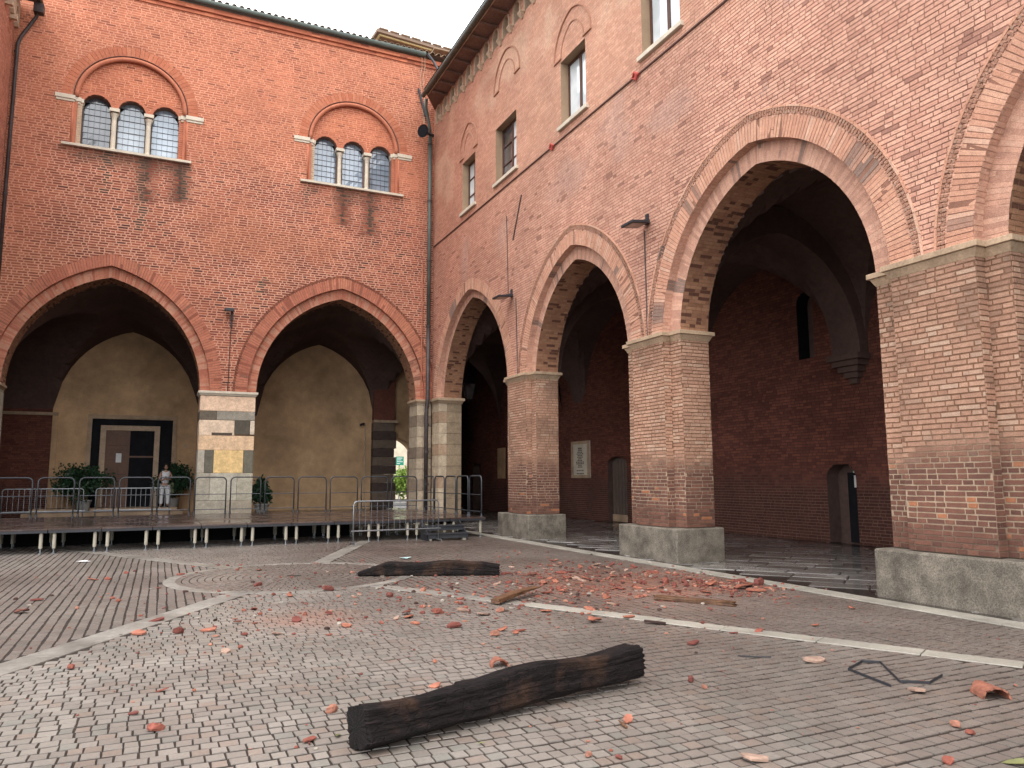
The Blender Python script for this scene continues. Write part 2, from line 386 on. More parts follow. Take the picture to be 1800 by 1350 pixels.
def ring(pool, sheet, F, c, zs, a, h, t0, t1, d0, colf, course=0.075, joint=0.012, depth=0.008, split=0.35, rank=True, proud=0.002, k=1.0):
    am, Lc = arcmap(a, h, k)
    for side in (1, -1):
        def mp(s, t, w, side=side):
            x_, z_ = am(s, t); return F(c + side * x_, zs + z_, d0 - w)
        n = max(3, round(Lc / course)); j = joint / Lc
        U0, U1, V0, V1 = [], [], [], []
        for i in range(n):
            s0, s1 = i / n + j / 2, (i + 1) / n - j / 2
            if RNG.random() < split and t1 - t0 > 0.2:
                tm = t0 + (t1 - t0) * RNG.choice([0.35, 0.5, 0.65])
                for p, q in ((t0, tm - 0.005), (tm + 0.005, t1)):
                    U0.append(s0); U1.append(s1); V0.append(p); V1.append(q)
            else: U0.append(s0); U1.append(s1); V0.append(t0); V1.append(t1)
        U0, U1, V0, V1 = map(np.array, (U0, U1, V0, V1))
        V = brick_verts(U0, U1, V0, V1, mp, depth, 0.0, 0.002, 0.003, ju=0.0009)
        cen = V[:, 4:8].mean(1); pool.add(V, colf(cen, False), rank)
        g = np.linspace(0, 1, 2 * n + 1); tt = np.array([t0, t1])
        G, T = np.meshgrid(g, tt, indexing='ij'); P = mp(G, T, np.full(G.shape, proud))
        q = np.stack([P[:-1, 0], P[1:, 0], P[1:, 1], P[:-1, 1]], 1); sheet.add(q, colf(q.reshape(-1, 3), True).reshape(q.shape))
def soffit(pool, sheet, F, c, zs, a, h, d0, d1, colf, t=0.0, course=0.072, joint=0.012, L=0.27, depth=0.007, rank=True, sides=(1, -1), k=1.0):
    am, Lc = arcmap(a, h, k)
    for side in sides:
        def mp(d, s, w, side=side):
            x_, z_ = am(s, t - w); return F(c + side * x_, zs + z_, d)
        n = max(3, round(Lc / course)); j = joint / Lc
        U0, U1, V0, V1 = [], [], [], []
        for i in range(n):
            for x, y in rowsplit(d0, d1, L, joint, RNG):
                U0.append(x); U1.append(y); V0.append(i / n + j / 2); V1.append((i + 1) / n - j / 2)
        U0, U1, V0, V1 = map(np.array, (U0, U1, V0, V1))
        V = brick_verts(U0, U1, V0, V1, mp, depth, 0.0, 0.0005, 0.003, ju=0.002); cen = V[:, 4:8].mean(1); pool.add(V, colf(cen, False), rank)
        g = np.linspace(0, 1, n + 1); G, T = np.meshgrid(g, np.array([d0, d1]), indexing='ij'); P = mp(T, G, np.zeros(G.shape))
        q = np.stack([P[:-1, 0], P[1:, 0], P[1:, 1], P[:-1, 1]], 1); sheet.add(q, colf(q.reshape(-1, 3), True).reshape(q.shape))
def jamb(pool, sheet, F, u0, dirn, z0, z1, d0, d1, colf, course=0.072, joint=0.012, L=0.27, depth=0.007, rank=True):
    G = lambda d, z, w: F(u0 + dirn * w, z, d)
    n = max(1, round((z1 - z0) / course)); h = (z1 - z0) / n
    U0, U1, V0, V1 = [], [], [], []
    for i in range(n):
        for x, y in rowsplit(d0, d1, L, joint, RNG):
            U0.append(x); U1.append(y); V0.append(z0 + i * h + joint / 2); V1.append(z0 + (i + 1) * h - joint / 2)
    U0, U1, V0, V1 = map(np.array, (U0, U1, V0, V1))
    V = brick_verts(U0, U1, V0, V1, G, depth, 0.003); pool.add(V, colf(V[:, 4:8].mean(1), False), rank)
    zz = np.linspace(z0, z1, max(2, n // 3)); q = []
    for p, r in zip(zz[:-1], zz[1:]): q.append(np.stack([G(np.array(d_), np.array(z_), np.array(0.0)) for d_, z_ in ((d0, p), (d1, p), (d1, r), (d0, r))]))
    q = np.array(q); sheet.add(q, colf(q.reshape(-1, 3), True).reshape(q.shape))

def frame(fn):
    def F(u, z, d):
        u, z, d = np.broadcast_arrays(np.asarray(u, float), np.asarray(z, float), np.asarray(d, float)); return np.stack(fn(u, z, d), -1)
    return F
YA, XB, XC = 27.3, 9.3, -4.87
FA = frame(lambda u, z, d: (u, YA + d, z))
FB = frame(lambda u, z, d: (XB + d, u, z))
FC = frame(lambda u, z, d: (XC - d, u, z))
FX = frame(lambda u, z, d: (u, d, z))          # u along x, d = y
FY = frame(lambda u, z, d: (d, u, z))          # u along y, d = x

# ------------------------------------------------------------------ brick colours (each brick and each patch of mortar has its own)
def cf(fn, ax, sat=1.0, gain=1.0):
    def g(*a):
        c = fn(a[0][..., ax], a[0][..., 2], a[1]) if len(a) == 2 else fn(*a)
        l = (c * np.array([.3, .6, .1])).sum(-1)[..., None]; return np.clip((l + (c - l) * sat) * gain, 0.002, .85)
    return g
def rnd(x): return RNG.random(np.shape(x))
STREAKS = [(-2.07, 12.3, 10.9, .13), (-0.95, 12.3, 9.75, .19), (0.23, 12.4, 10.9, .2), (4.44, 12.4, 11.6, .12), (5.70, 12.3, 10.6, .11), (6.8, 12.3, 10.6, .13), (3.0, 8.6, 7.6, .1)]
def stain(u, z, S_):
    m = np.zeros(np.shape(u))
    for (x, zt, zb, w) in S_:
        t = np.clip((z - zb) / (zt - zb), 0, 1); ww = w * (0.55 + 0.6 * t) * (0.7 + 0.7 * vn(u, z, 0.25, 31))
        m = np.maximum(m, (1 - sst(0.6, 1.0, np.abs(u - x - 0.06 * (vn(z, z, 0.4, 3) - .5)) / ww)) * sst(0, 0.12, t) * (z < zt + .1))
    return m
def _colA(u, z, mo):
    u, z = np.asarray(u, float), np.asarray(z, float); n = fbm(u, z, 2.6, 1); n2 = fbm(u, z, 0.9, 14)
    up = sst(11.6, 13.4, z + 1.6 * (n - .5)); side = sst(-2.6, -4.6, u) * 0.6
    smooth = np.maximum(np.maximum(up * 0.75, side), sst(.55, .75, fbm(u, z, 1.7, 77)) * 0.5)
    if mo:
        c = lerp(A(230, 172, 150), A(226, 154, 126), smooth) + 0 * z[..., None]
        c = c * (0.86 + 0.28 * n2)[..., None]
        c = lerp(c, A(206, 134, 108), sst(.5, .8, n) * .35)
    else:
        r = rnd(u)
        lo = lerp(A(186, 104, 82), A(142, 76, 64), sst(.2, .85, r)); lo = lerp(lo, A(104, 66, 62), sst(.9, .96, r) * (n > .42)); lo = lerp(lo, A(206, 132, 104), sst(.14, 0, r))
        hi = lerp(A(214, 134, 104), A(196, 116, 90), r); hi = lerp(hi, A(150, 88, 72), sst(.93, .97, r) * .7)
        c = lerp(lo, hi, smooth); c = c * ((0.86 + 0.3 * n) * (1 - .12 * sst(12.2, 9.5, z)))[..., None]
    d = stain(u, z, STREAKS) * (0.78 + .3 * n2)
    under = ((np.abs(u + 1.46) < 1.95) | (np.abs(u - 6.2) < 1.95)) * sst(12.45, 12.4, z) * sst(11.7, 12.2, z) * sst(.42, .6, n2) * .6
    d = np.maximum(d, under); c = lerp(c, A(88, 74, 66), np.clip(d, 0, 1))
    corner = sst(8.3, 9.2, u) * .35 + sst(.55, .7, fbm(u, z, 1.2, 51)) * .18
    return lerp(c, A(140, 72, 62) if not mo else A(176, 118, 104), corner)
colA = cf(_colA, 0, .97, .93)
def _colAv(u, z, mo):
    if mo: return np.broadcast_to(A(158, 100, 80), np.shape(u) + (3,)) * (0.9 + .2 * vn(u, z, .3, 2))[..., None]
    r = rnd(u); s = vn(u, z, 0.55, 61)
    c = lerp(A(214, 132, 98), A(194, 106, 80), s); return lerp(c, A(150, 78, 58), (r > .9) * .8) * (0.88 + .22 * r)[..., None]
colAv = cf(_colAv, 0, .84, 1.05)
def _colAi(u, z, mo):
    if mo: return np.broadcast_to(A(205, 150, 130), np.shape(u) + (3,)) * (0.85 + .25 * vn(u, z, .3, 2))[..., None]
    r = rnd(u); c = lerp(A(206, 138, 116), A(182, 110, 92), r); return lerp(c, A(128, 96, 86), sst(.62, .8, fbm(u, z, .8, 88)) * .7)
colAi = cf(_colAi, 0)
PATCH = [(23.9, 9.3, .45, .75), (20.6, 9.2, .5, .5), (14.2, 10.0, .7, 1.0), (12.3, 9.2, 1.0, .35), (8.6, 9.9, .3, .3), (16.5, 9.4, .9, .5), (9.5, 8.4, .15, .15), (6.7, 9.3, .12, .6)]
def _colB(u, z, mo):
    u, z = np.asarray(u, float), np.asarray(z, float); n = fbm(u, z, 2.4, 201); n2 = fbm(u, z, .7, 214)
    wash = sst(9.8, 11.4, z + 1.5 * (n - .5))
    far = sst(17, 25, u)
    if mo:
        c = lerp(A(150, 104, 88), A(200, 146, 122), wash); c = c * (0.86 + .28 * n2)[..., None]  # mortar darker than the brick: joint shadow lines put into its colour
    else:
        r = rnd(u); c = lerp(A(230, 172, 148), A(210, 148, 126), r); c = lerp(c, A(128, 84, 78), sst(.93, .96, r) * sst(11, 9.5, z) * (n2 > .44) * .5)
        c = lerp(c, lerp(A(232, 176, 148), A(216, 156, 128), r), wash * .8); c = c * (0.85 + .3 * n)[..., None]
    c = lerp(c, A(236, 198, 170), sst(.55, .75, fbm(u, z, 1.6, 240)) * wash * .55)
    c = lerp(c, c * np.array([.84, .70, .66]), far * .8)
    p = np.zeros(np.shape(u))
    for (x, zz, a, b) in PATCH: p = np.maximum(p, 1 - sst(.4, 1.35, np.hypot((u - x) / a, (z - zz) / b) + 2.2 * (n2 - .5)))
    return lerp(c, A(204, 168, 158), p * .38 * (.5 + n2))
colB = cf(_colB, 1, .84, 1.08)
def _colBv(u, z, mo):
    if mo: return np.broadcast_to(A(156, 108, 90), np.shape(u) + (3,)) * (0.86 + .24 * vn(u, z, .3, 2))[..., None]
    r = rnd(u); c = lerp(A(224, 168, 142), A(208, 146, 120), r); c = lerp(c, A(228, 184, 162), (r > .88) * .7)
    return lerp(c, A(126, 108, 104), sst(.63, .72, fbm(u, z, .7, 288)) * .8)
colBv = cf(_colBv, 1, .88, 1.04)
def _colBi(u, z, mo):
    if mo: return np.broadcast_to(A(204, 156, 140), np.shape(u) + (3,)) * (0.9 + .16 * vn(u, z, .3, 2))[..., None]
    r = rnd(u); c = lerp(A(226, 180, 162), A(216, 166, 148), r); return lerp(c, A(134, 116, 112), sst(.66, .72, fbm(u, z, .55, 299)) * .8)
colBi = cf(_colBi, 1)
def _colP(u, z, mo):      # piers and jambs: paler above, dark red-brown with light joints near the ground
    u, z = np.asarray(u, float), np.asarray(z, float); n = fbm(u * 1.3, z, 1.1, 301); n2 = fbm(u, z, .5, 314)
    low = sst(2.3, 1.65, z + .7 * (n - .5))
    if mo:
        c = lerp(A(140, 106, 88), A(186, 164, 146), low) * (0.8 + .38 * n2)[..., None]; c = lerp(c, A(96, 72, 64), sst(1.15, .9, z + .3 * (n2 - .5)) * .75)
    else:
        r = rnd(u); hi = lerp(A(206, 164, 144), A(182, 138, 120), r); hi = lerp(hi, A(214, 182, 164), sst(.8, .95, r) * .8); hi = lerp(hi, A(140, 110, 98), sst(.55, .75, fbm(u, z, .6, 329)) * .6)
        lo = lerp(A(140, 98, 86), A(108, 76, 70), r); lo = lerp(lo, A(184, 122, 92), (r > .965) * .9); c = lerp(hi, lo, low)
        c = c * (0.80 + .26 * n)[..., None]
    return c
def colP(*a):
    if len(a) == 2: return _colP(a[0][..., 0] + a[0][..., 1], a[0][..., 2], a[1])
    return _colP(*a)
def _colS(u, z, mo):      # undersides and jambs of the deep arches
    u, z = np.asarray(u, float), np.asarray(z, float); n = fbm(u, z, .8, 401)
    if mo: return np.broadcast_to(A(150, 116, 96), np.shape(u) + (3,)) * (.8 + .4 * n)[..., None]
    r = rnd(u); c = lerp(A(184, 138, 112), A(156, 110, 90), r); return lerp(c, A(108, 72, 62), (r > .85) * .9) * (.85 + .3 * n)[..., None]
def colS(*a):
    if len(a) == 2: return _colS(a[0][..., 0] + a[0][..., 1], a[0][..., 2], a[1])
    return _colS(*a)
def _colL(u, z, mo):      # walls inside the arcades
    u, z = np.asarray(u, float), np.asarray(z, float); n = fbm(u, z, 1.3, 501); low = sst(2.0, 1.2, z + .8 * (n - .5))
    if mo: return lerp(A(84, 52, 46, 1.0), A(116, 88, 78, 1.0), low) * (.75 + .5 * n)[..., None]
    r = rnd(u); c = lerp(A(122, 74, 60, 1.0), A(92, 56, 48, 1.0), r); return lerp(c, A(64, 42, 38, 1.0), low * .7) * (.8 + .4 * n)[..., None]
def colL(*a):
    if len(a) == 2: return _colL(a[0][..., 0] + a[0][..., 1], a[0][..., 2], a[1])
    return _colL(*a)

ZS = 4.62
# ------------------------------------------------------------------ paving and ground (setting)
g_ = MB(); g_.box(-150, 170, -120, 300, -0.5, -0.06); ground = g_.build('ground', M_ground); ground['kind'] = 'structure'
pave = empty('courtyard_pavement', (2, 12, 0), kind='structure')
b_ = MB(); b_.box(-9.5, 8.95, -3, 28.4, -0.055, -0.006); b_.build('paving_bed', M_bed, pave)
CC = np.array([2.2, 13.7]); DIRS = [np.array(d) / np.hypot(*d) for d in ((-.52, -.854), (.457, -.889), (-.47, .88), (.40, .917))]
HW = [.17, .13, .15, .17]
cobV, cobC = [], []
def cobbles(cen, tang, wid, hgt, colr):
    """cen (N,2), tang (N,2) unit row direction"""
    n = len(cen); nrm = np.stack([-tang[:, 1], tang[:, 0]], 1); out = np.empty((n, 8, 3))
    z = RNG.uniform(-.003, .003, n); tilt = RNG.uniform(-.0009, .0009, (n, 2))
    for k, (a, b) in enumerate(((-1, -1), (1, -1), (1, 1), (-1, 1))):
        e = RNG.uniform(-.003, .003, (n, 2))
        p = cen + tang * (a * wid[:, None] / 2) + nrm * (b * hgt[:, None] / 2) + e
        q = cen + tang * (a * (wid[:, None] / 2 - .0035)) + nrm * (b * (hgt[:, None] / 2 - .0035)) + e
        out[:, k, :2] = p; out[:, k, 2] = -.012; out[:, 4 + k, :2] = q; out[:, 4 + k, 2] = z + a * tilt[:, 0] + b * tilt[:, 1]
    dirt = A(70, 58, 51, 1.6) * RNG.uniform(.7, 1.2, (n, 1)); cobV.append(out); cobC.append(np.concatenate([np.repeat(dirt[:, None], 4, 1), np.repeat(colr[:, None], 4, 1)], 1))
def cobcol(c, dark=0.0):  # paler towards the front left: wet sheen put into the stone colour
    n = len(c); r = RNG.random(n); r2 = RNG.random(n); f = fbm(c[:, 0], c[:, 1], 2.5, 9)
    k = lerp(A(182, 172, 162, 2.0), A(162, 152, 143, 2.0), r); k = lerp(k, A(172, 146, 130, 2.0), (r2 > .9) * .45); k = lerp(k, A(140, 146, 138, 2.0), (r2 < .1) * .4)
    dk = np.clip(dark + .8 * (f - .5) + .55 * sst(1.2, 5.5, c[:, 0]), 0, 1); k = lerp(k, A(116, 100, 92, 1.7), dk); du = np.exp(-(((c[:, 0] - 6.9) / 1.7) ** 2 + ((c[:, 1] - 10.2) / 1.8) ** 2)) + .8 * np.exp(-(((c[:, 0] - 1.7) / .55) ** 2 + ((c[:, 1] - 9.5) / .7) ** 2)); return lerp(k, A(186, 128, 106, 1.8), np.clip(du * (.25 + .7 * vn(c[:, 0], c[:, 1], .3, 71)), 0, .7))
def strip_clear(c, pad=.02):
    rel = c - CC; ok = np.hypot(rel[:, 0], rel[:, 1]) > 2.07
    for d, h in zip(DIRS, HW):
        al = rel @ d; pr = np.abs(rel[:, 0] * d[1] - rel[:, 1] * d[0]); ok &= ~((al > 0) & (pr < h + pad))
    return ok
ang = lambda c: np.degrees(np.arctan2(c[:, 1] - CC[1], c[:, 0] - CC[0])) % 360
DA = [np.degrees(np.arctan2(d[1], d[0])) % 360 for d in DIRS]    # LL, R, UL, UR
PIT = .118
def sector(rowdir, test, dark):
    cs, ws = [], []
    rows = np.arange(-4, 34, PIT)
    for i, r in enumerate(rows):
        u = -14 + RNG.uniform(0, .1); l = []
        while u < 34:
            w = RNG.uniform(.088, .132); l.append((u + w / 2, w - .008)); u += w
        l = np.array(l); wob = .03 * (vn(l[:, 0], l[:, 0] * 0 + 3, 2.2, 5) - .5) + 0.012 * (vn(l[:, 0], l[:, 0] * 0 + i, .5, 6) - .5)
        c = np.stack([l[:, 0], r + wob], 1) if rowdir == 0 else np.stack([r + wob, l[:, 0]], 1)
        cs.append(c); ws.append(l[:, 1])
    c = np.concatenate(cs); w = np.concatenate(ws)
    x, y, z = project(np.concatenate([c, np.zeros((len(c), 1))], 1))
    ok = (c[:, 0] > -8.5) & (c[:, 0] < 8.57) & (c[:, 1] < 27.1) & (z > 1.0) & (x > -350) & (x < 2250) & (y < 1750) & strip_clear(c)
    ok &= test(ang(c)); c, w = c[ok], w[ok]; n = len(c)
    t = np.zeros((n, 2)); t[:, rowdir] = 1
    a = RNG.uniform(-.03, .03, n); t = np.stack([t[:, 0] * np.cos(a) - t[:, 1] * np.sin(a), t[:, 0] * np.sin(a) + t[:, 1] * np.cos(a)], 1)
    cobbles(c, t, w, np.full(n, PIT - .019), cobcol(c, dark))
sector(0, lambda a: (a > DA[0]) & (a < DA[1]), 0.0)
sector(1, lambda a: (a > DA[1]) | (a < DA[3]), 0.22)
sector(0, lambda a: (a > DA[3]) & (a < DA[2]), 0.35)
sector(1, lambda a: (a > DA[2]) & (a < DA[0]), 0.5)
for k in range(1, 16):                     # rings of cobbles inside the circle
    r = .06 + k * .1185; n = int(2 * pi * r / .125); th = (np.arange(n) + RNG.random()) * 2 * pi / n
    c = CC + r * np.stack([np.cos(th), np.sin(th)], 1); t = np.stack([-np.sin(th), np.cos(th)], 1)
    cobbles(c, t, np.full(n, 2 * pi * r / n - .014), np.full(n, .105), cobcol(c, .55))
cp = Pool(); cp.add(np.concatenate(cobV), np.concatenate(cobC)); 
cp.finish('cobble', 'cobbles', M_cobble, pave, 300)
def slabquad(pts, z0, z1, name, mt, parent, bevel=.006):
    n = len(pts); mb = MB(); mb.add([(x, y, z0) for x, y in pts] + [(x, y, z1) for x, y in pts], [tuple(range(n - 1, -1, -1)), tuple(range(n, 2 * n))] + [(i, (i + 1) % n, n + (i + 1) % n, n + i) for i in range(n)])
    return mb.build(name, mt, parent, bevel=bevel)
for d, h, L_ in zip(DIRS, HW, (14, 10.6, 13.3, 13.6)):       # the white radial strips
    p = np.array([-d[1], d[0]]); s = 2.09
    while s < L_:
        l = RNG.uniform(.75, 1.15); a, b = CC + d * s, CC + d * (s + l - .01)
        if b[1] < 27: slabquad([a - p * h, b - p * h, b + p * h, a + p * h], -.05, .006 + RNG.uniform(-.0015, .0015), 'strip_stone', M_strip if (d[0] > 0 and d[1] < 0 and s > 4.6) else M_worn, pave)
        s += l
n = 22
for i in range(n):                                            # the ring
    t0, t1 = i * 2 * pi / n + .004, (i + 1) * 2 * pi / n - .004
    q = [CC + r * np.array([cos(t), sin(t)]) for r, ts in ((1.87, (t0, (t0 + t1) / 2, t1)), (2.06, (t1, (t0 + t1) / 2, t0))) for t in ts]
    slabquad(q[::-1], -.05, .006 + RNG.uniform(-.001, .001), 'ring_stone', M_worn, pave)
y = 1.0
while y < 27.2:                                               # kerb strip along the right arcade
    l = RNG.uniform(.9, 1.4); slabquad([(8.6, y), (8.93, y), (8.93, y + l - .01), (8.6, y + l - .01)], -.05, .01 + RNG.uniform(-.001, .002), 'kerb_stone', M_strip, pave); y += l
lf = empty('loggia_floor', (0, 0, 0), kind='structure')
b_ = MB(); b_.box(8.95, 15.6, -2, 40.2, -.055, -.008); b_.box(8.95, 12.6, 35.6, 44, -.056, -.01); b_.build('slab_bed', M_slabbed, lf)
slV, slC = [], []
ca, sa = cos(radians(38)), sin(radians(38))
for i in range(-60, 75):
    off = RNG.uniform(0, .8)
    for k in range(-60, 75):
        cx, cy = i * .52, k * .86 + off; X, Y = 12 + cx * ca - cy * sa, 14 + cx * sa + cy * ca
        if not (9.35 < X < 15.2 and 1 < Y < 40): continue
        cen = np.array([[X, Y]]); V = np.empty((1, 8, 3)); z = RNG.uniform(-.002, .004)
        for q, (a, b) in enumerate(((-1, -1), (1, -1), (1, 1), (-1, 1))):
            for ly, (e, zz) in enumerate(((0, -.01), (.012, z))):
                uu, vv = a * (.25 - e), b * (.42 - e); V[0, q + 4 * ly] = (X + uu * ca - vv * sa, Y + uu * sa + vv * ca, zz)
        slV.append(V); slC.append(lerp(A(150, 144, 139, 1.6), A(104, 98, 94, 1.6), np.array([RNG.random()])))
sp = Pool(); sp.add(np.concatenate(slV), np.concatenate(slC)); sp.finish('stone_slab', 'stone_slabs', M_slab, lf, 260)
lfa = MB(); lfa.box(-12, 9.6, 27.32, 34.9, -.05, .28); lfa.box(9.6, 12.4, 33.6, 36.2, -.05, .10)
o = lfa.build('arcade_floor', M_slabbed); o['kind'] = 'structure'

# ------------------------------------------------------------------ wing B: right-hand arcade
WB = empty('palace_wing', (XB, 14, 0), label='tall pink-washed brick wing with deep pointed arches filling the right side of the courtyard', category='building')
pb, vb, sb = Pool(), Pool(), Quads(); mouldB = Pool()
DI, DW = .18, .88        # setback of the inner order, wall depth
BPIERS = [(19.13, 20.30, 18.85, 20.75), (12.65, 13.77, 12.30, 14.20), (6.03, 7.25, 5.70, 7.64), (-.55, .67, -.85, 1.0)]
BAR = [dict(c=23.55, ci=23.61, a=3.25, h=3.42, ai=2.86, hi=3.18, k=1.13), dict(c=16.45, ci=16.525, a=2.68, h=2.94, ai=2.325, hi=2.61, k=1.12), dict(c=9.95, ci=9.97, a=2.70, h=2.96, ai=2.33, hi=2.61, k=1.06), dict(c=3.35, ci=3.35, a=2.68, h=2.96, ai=2.35, hi=2.61, k=1.06)]
TV = .38
WINB = [(22.95, 24.15, 'n'), (19.65, 21.2, 'n'), (15.55, 16.85, 'w'), (11.75, 13.1, 'w'), (7.6, 8.9, 'w')]
ZW0, ZW1 = 10.92, 12.74
def cutsB(z):
    c = []
    for q in BAR:
        w = hwid(z, q['a'], q['h'], ZS, TV - .02, q['k'])
        if w > 0 and z < ZS + q['h'] + TV: c.append((q['c'] - w, q['c'] + w))
    if ZW0 < z < ZW1: c += [(a, b) for a, b, k in WINB]
    if 15.5 < z < 16.14:
        w = .2 if z < 15.92 else .2 * sqrt(max(0, 1 - ((z - 15.92) / .22) ** 2)); c += [(26.75 - .8 * i - w, 26.75 - .8 * i + w) for i in range(29)] if w > .02 else []
    return c
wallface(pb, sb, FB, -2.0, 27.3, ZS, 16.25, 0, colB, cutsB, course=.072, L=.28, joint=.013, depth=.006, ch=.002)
for q in BAR:
    K = dict(k=q['k'])
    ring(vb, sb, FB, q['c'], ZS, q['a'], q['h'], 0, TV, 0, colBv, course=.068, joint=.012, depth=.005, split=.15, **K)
    if q['c'] < 20:
        for t0, t1, st in ((TV + .005, TV + .055, 0), (TV + .062, TV + .112, .5)):
            ring(mouldB, sb, FB, q['c'], ZS, q['a'], q['h'], t0, t1, 0, lambda *a_: colBv(*a_) * .62, course=.055, joint=.024, depth=.02, split=0, rank=False, **K)
        ring(mouldB, sb, FB, q['c'], ZS, q['a'], q['h'], TV + .118, TV + .155, 0, colBv, course=.27, joint=.008, depth=.022, split=0, rank=False, **K)
    soffit(pb, sb, FB, q['c'], ZS, q['a'], q['h'], 0, DI, colBi, L=.4, depth=.003, **K)
    ring(vb, sb, FB, q['ci'], ZS, q['ai'], q['hi'], 0, q['a'] - q['ai'] + .16, DI, colBi, course=.068, joint=.007, depth=.003, split=.1, **K)
    soffit(pb, sb, FB, q['ci'], ZS, q['ai'], q['hi'], DI, DW, colS, L=.27, depth=.004, joint=.010, **K)
# wall below the springing: the corner pier, the stepped piers
for (f0, f1, g0, g1) in BPIERS:
    z0 = .66
    wallface(pb, sb, FB, f0, f1, z0, ZS - .1, 0, colP, L=.28, course=.073, joint=.017, depth=.007, ch=.0025, jit=.003)
    for (a, b) in ((g0, f0), (f1, g1)): wallface(pb, sb, FB, a, b, z0, ZS - .1, DI, colP, L=.28, course=.073, joint=.017, depth=.007, ch=.0025, jit=.003)
    jamb(pb, sb, FB, f0, -1, z0, ZS - .1, 0, DI, colP, L=.3); jamb(pb, sb, FB, f1, 1, z0, ZS - .1, 0, DI, colP, L=.3)
    jamb(pb, sb, FB, g0, -1, z0, ZS - .1, DI, DW, colP); jamb(pb, sb, FB, g1, 1, z0, ZS - .1, DI, DW, colP)
    im = MB()       # impost: slab over a hollow moulding, breaking round the steps
    def blk(a, b, x0, x1, mb):
        mb.frustum((XB + x0 - .01, XB + x1 + .01, a - .01, b + .01), ZS - .20, (XB + x0 - .07, XB + x1 + .07, a - .07, b + .07), ZS - .086)
        mb.box(XB + x0 - .10, XB + x1 + .10, a - .10, b + .10, ZS - .085, ZS - .005)
    pr = MB(); blk(f0, f1, 0, .5, pr); blk(g0, g1, DI, DW, im)
    pier = im.build('impost', M_impost, WB, bevel=.008); pr.build('impost', M_impost, WB, bevel=.008)
    pl = MB(); pl.box(XB - .13, XB + 1.05, g0 - .08, g1 + .08, -.05, .65); pl.build('plinth', M_granite, WB, bevel=.028)
# corner pier, B side: pale weathered stone courses
for i in range(11):
    z0 = .1 + i * .40; z1 = min(z0 + .393, ZS - .12)
    if z1 - z0 > .05:
        ix = MB(); ix.box(XB - .005 + RNG.uniform(-.008, .0), XB + .3, 26.45, 27.25, z0, z1)
        me = ix.build('stone_block', M_block, WB, bevel=.008); at = me.data.color_attributes.new('col', 'FLOAT_COLOR', 'POINT')
        c = A(*((206, 186, 166) if i % 3 else (190, 160, 138))) * RNG.uniform(.85, 1.05); [setattr(q, 'color', (*c, 1)) for q in at.data]
        ix = MB(); ix.box(XB + .302, XB + DW, 26.452, 27.25, z0, z1); me = ix.build('stone_block', M_block, WB, bevel=.008); at = me.data.color_attributes.new('col', 'FLOAT_COLOR', 'POINT')
        c = A(158, 138, 118) * RNG.uniform(.9, 1.08); [setattr(q, 'color', (*c, 1)) for q in at.data]
im = MB(); im.frustum((XB - .02, XB + DW + .02, 26.43, 27.2), ZS - .21, (XB - .07, XB + DW + .07, 26.36, 27.22), ZS - .11); im.box(XB - .1, XB + DW + .1, 26.34, 27.24, ZS - .11, ZS - .005); im.build('impost', M_impost, WB, bevel=.008)
mouldB.finish('arch_moulding', 'arch_moulding', M_brick, WB, 0)
# inner faces of the arcade wall, upper floors and roof block (keep daylight out of the vaults)
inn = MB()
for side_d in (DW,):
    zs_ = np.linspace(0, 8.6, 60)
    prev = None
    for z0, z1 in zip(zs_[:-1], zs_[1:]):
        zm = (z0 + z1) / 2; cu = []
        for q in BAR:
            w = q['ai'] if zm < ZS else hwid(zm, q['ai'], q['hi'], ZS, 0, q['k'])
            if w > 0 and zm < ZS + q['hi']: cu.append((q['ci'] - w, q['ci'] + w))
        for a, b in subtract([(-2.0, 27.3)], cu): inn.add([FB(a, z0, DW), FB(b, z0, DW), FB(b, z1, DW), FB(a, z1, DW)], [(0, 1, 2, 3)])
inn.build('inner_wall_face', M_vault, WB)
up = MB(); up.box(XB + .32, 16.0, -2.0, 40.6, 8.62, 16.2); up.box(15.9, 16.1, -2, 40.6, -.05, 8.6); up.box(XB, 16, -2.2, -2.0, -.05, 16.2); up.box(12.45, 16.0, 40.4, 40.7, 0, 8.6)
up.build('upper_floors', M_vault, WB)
ub = MB()
for z0, z1, d in ((ZW0, ZW1, .3),):
    pass
# back wall of the arcade with its doors and niche
BW = 15.5; FBW = frame(lambda u, z, d: (BW + d, u, z))
DOORB = [(37.4, 38.5, 2.25, .2), (23.5, 24.8, 2.2, .22), (13.43, 14.33, 1.62, .36)]
def cutsBW(z):
    c = []
    for a, b, zt, r in DOORB:
        m_, w_ = (a + b) / 2, (b - a) / 2
        if z < zt: c.append((a, b))
        elif z < zt + r: k = w_ * sqrt(max(0, 1 - ((z - zt) / r) ** 2)); c.append((m_ - k, m_ + k))
    if 4.75 < z < 6.28: c.append((14.5, 15.05))
    elif 6.28 <= z < 6.55: k = .275 * sqrt(max(0, 1 - ((z - 6.28) / .28) ** 2)); c.append((14.775 - k, 14.775 + k))
    return c
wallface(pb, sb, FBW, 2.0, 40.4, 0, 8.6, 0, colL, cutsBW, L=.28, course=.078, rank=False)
for a, b, zt, r, zb_, dep in [(*q, 0, .5) for q in DOORB] + [(14.5, 15.05, 6.28, .28, 4.75, .45)]:
    jm = MB(); m_, w_ = (a + b) / 2, (b - a) / 2
    prof = [(a, zb_), (a, zt)] + [(m_ + w_ * cos(t), zt + r * sin(t)) for t in np.linspace(pi, 0, 13)] + [(b, zt), (b, zb_)] + ([(a, zb_)] if zb_ else [])
    jm.strip([FBW(u, z, 0) for u, z in prof], [FBW(u, z, dep) for u, z in prof]); jm.build('door_reveal' if not zb_ else 'niche_reveal', M_vault if not zb_ else M_void, WB)
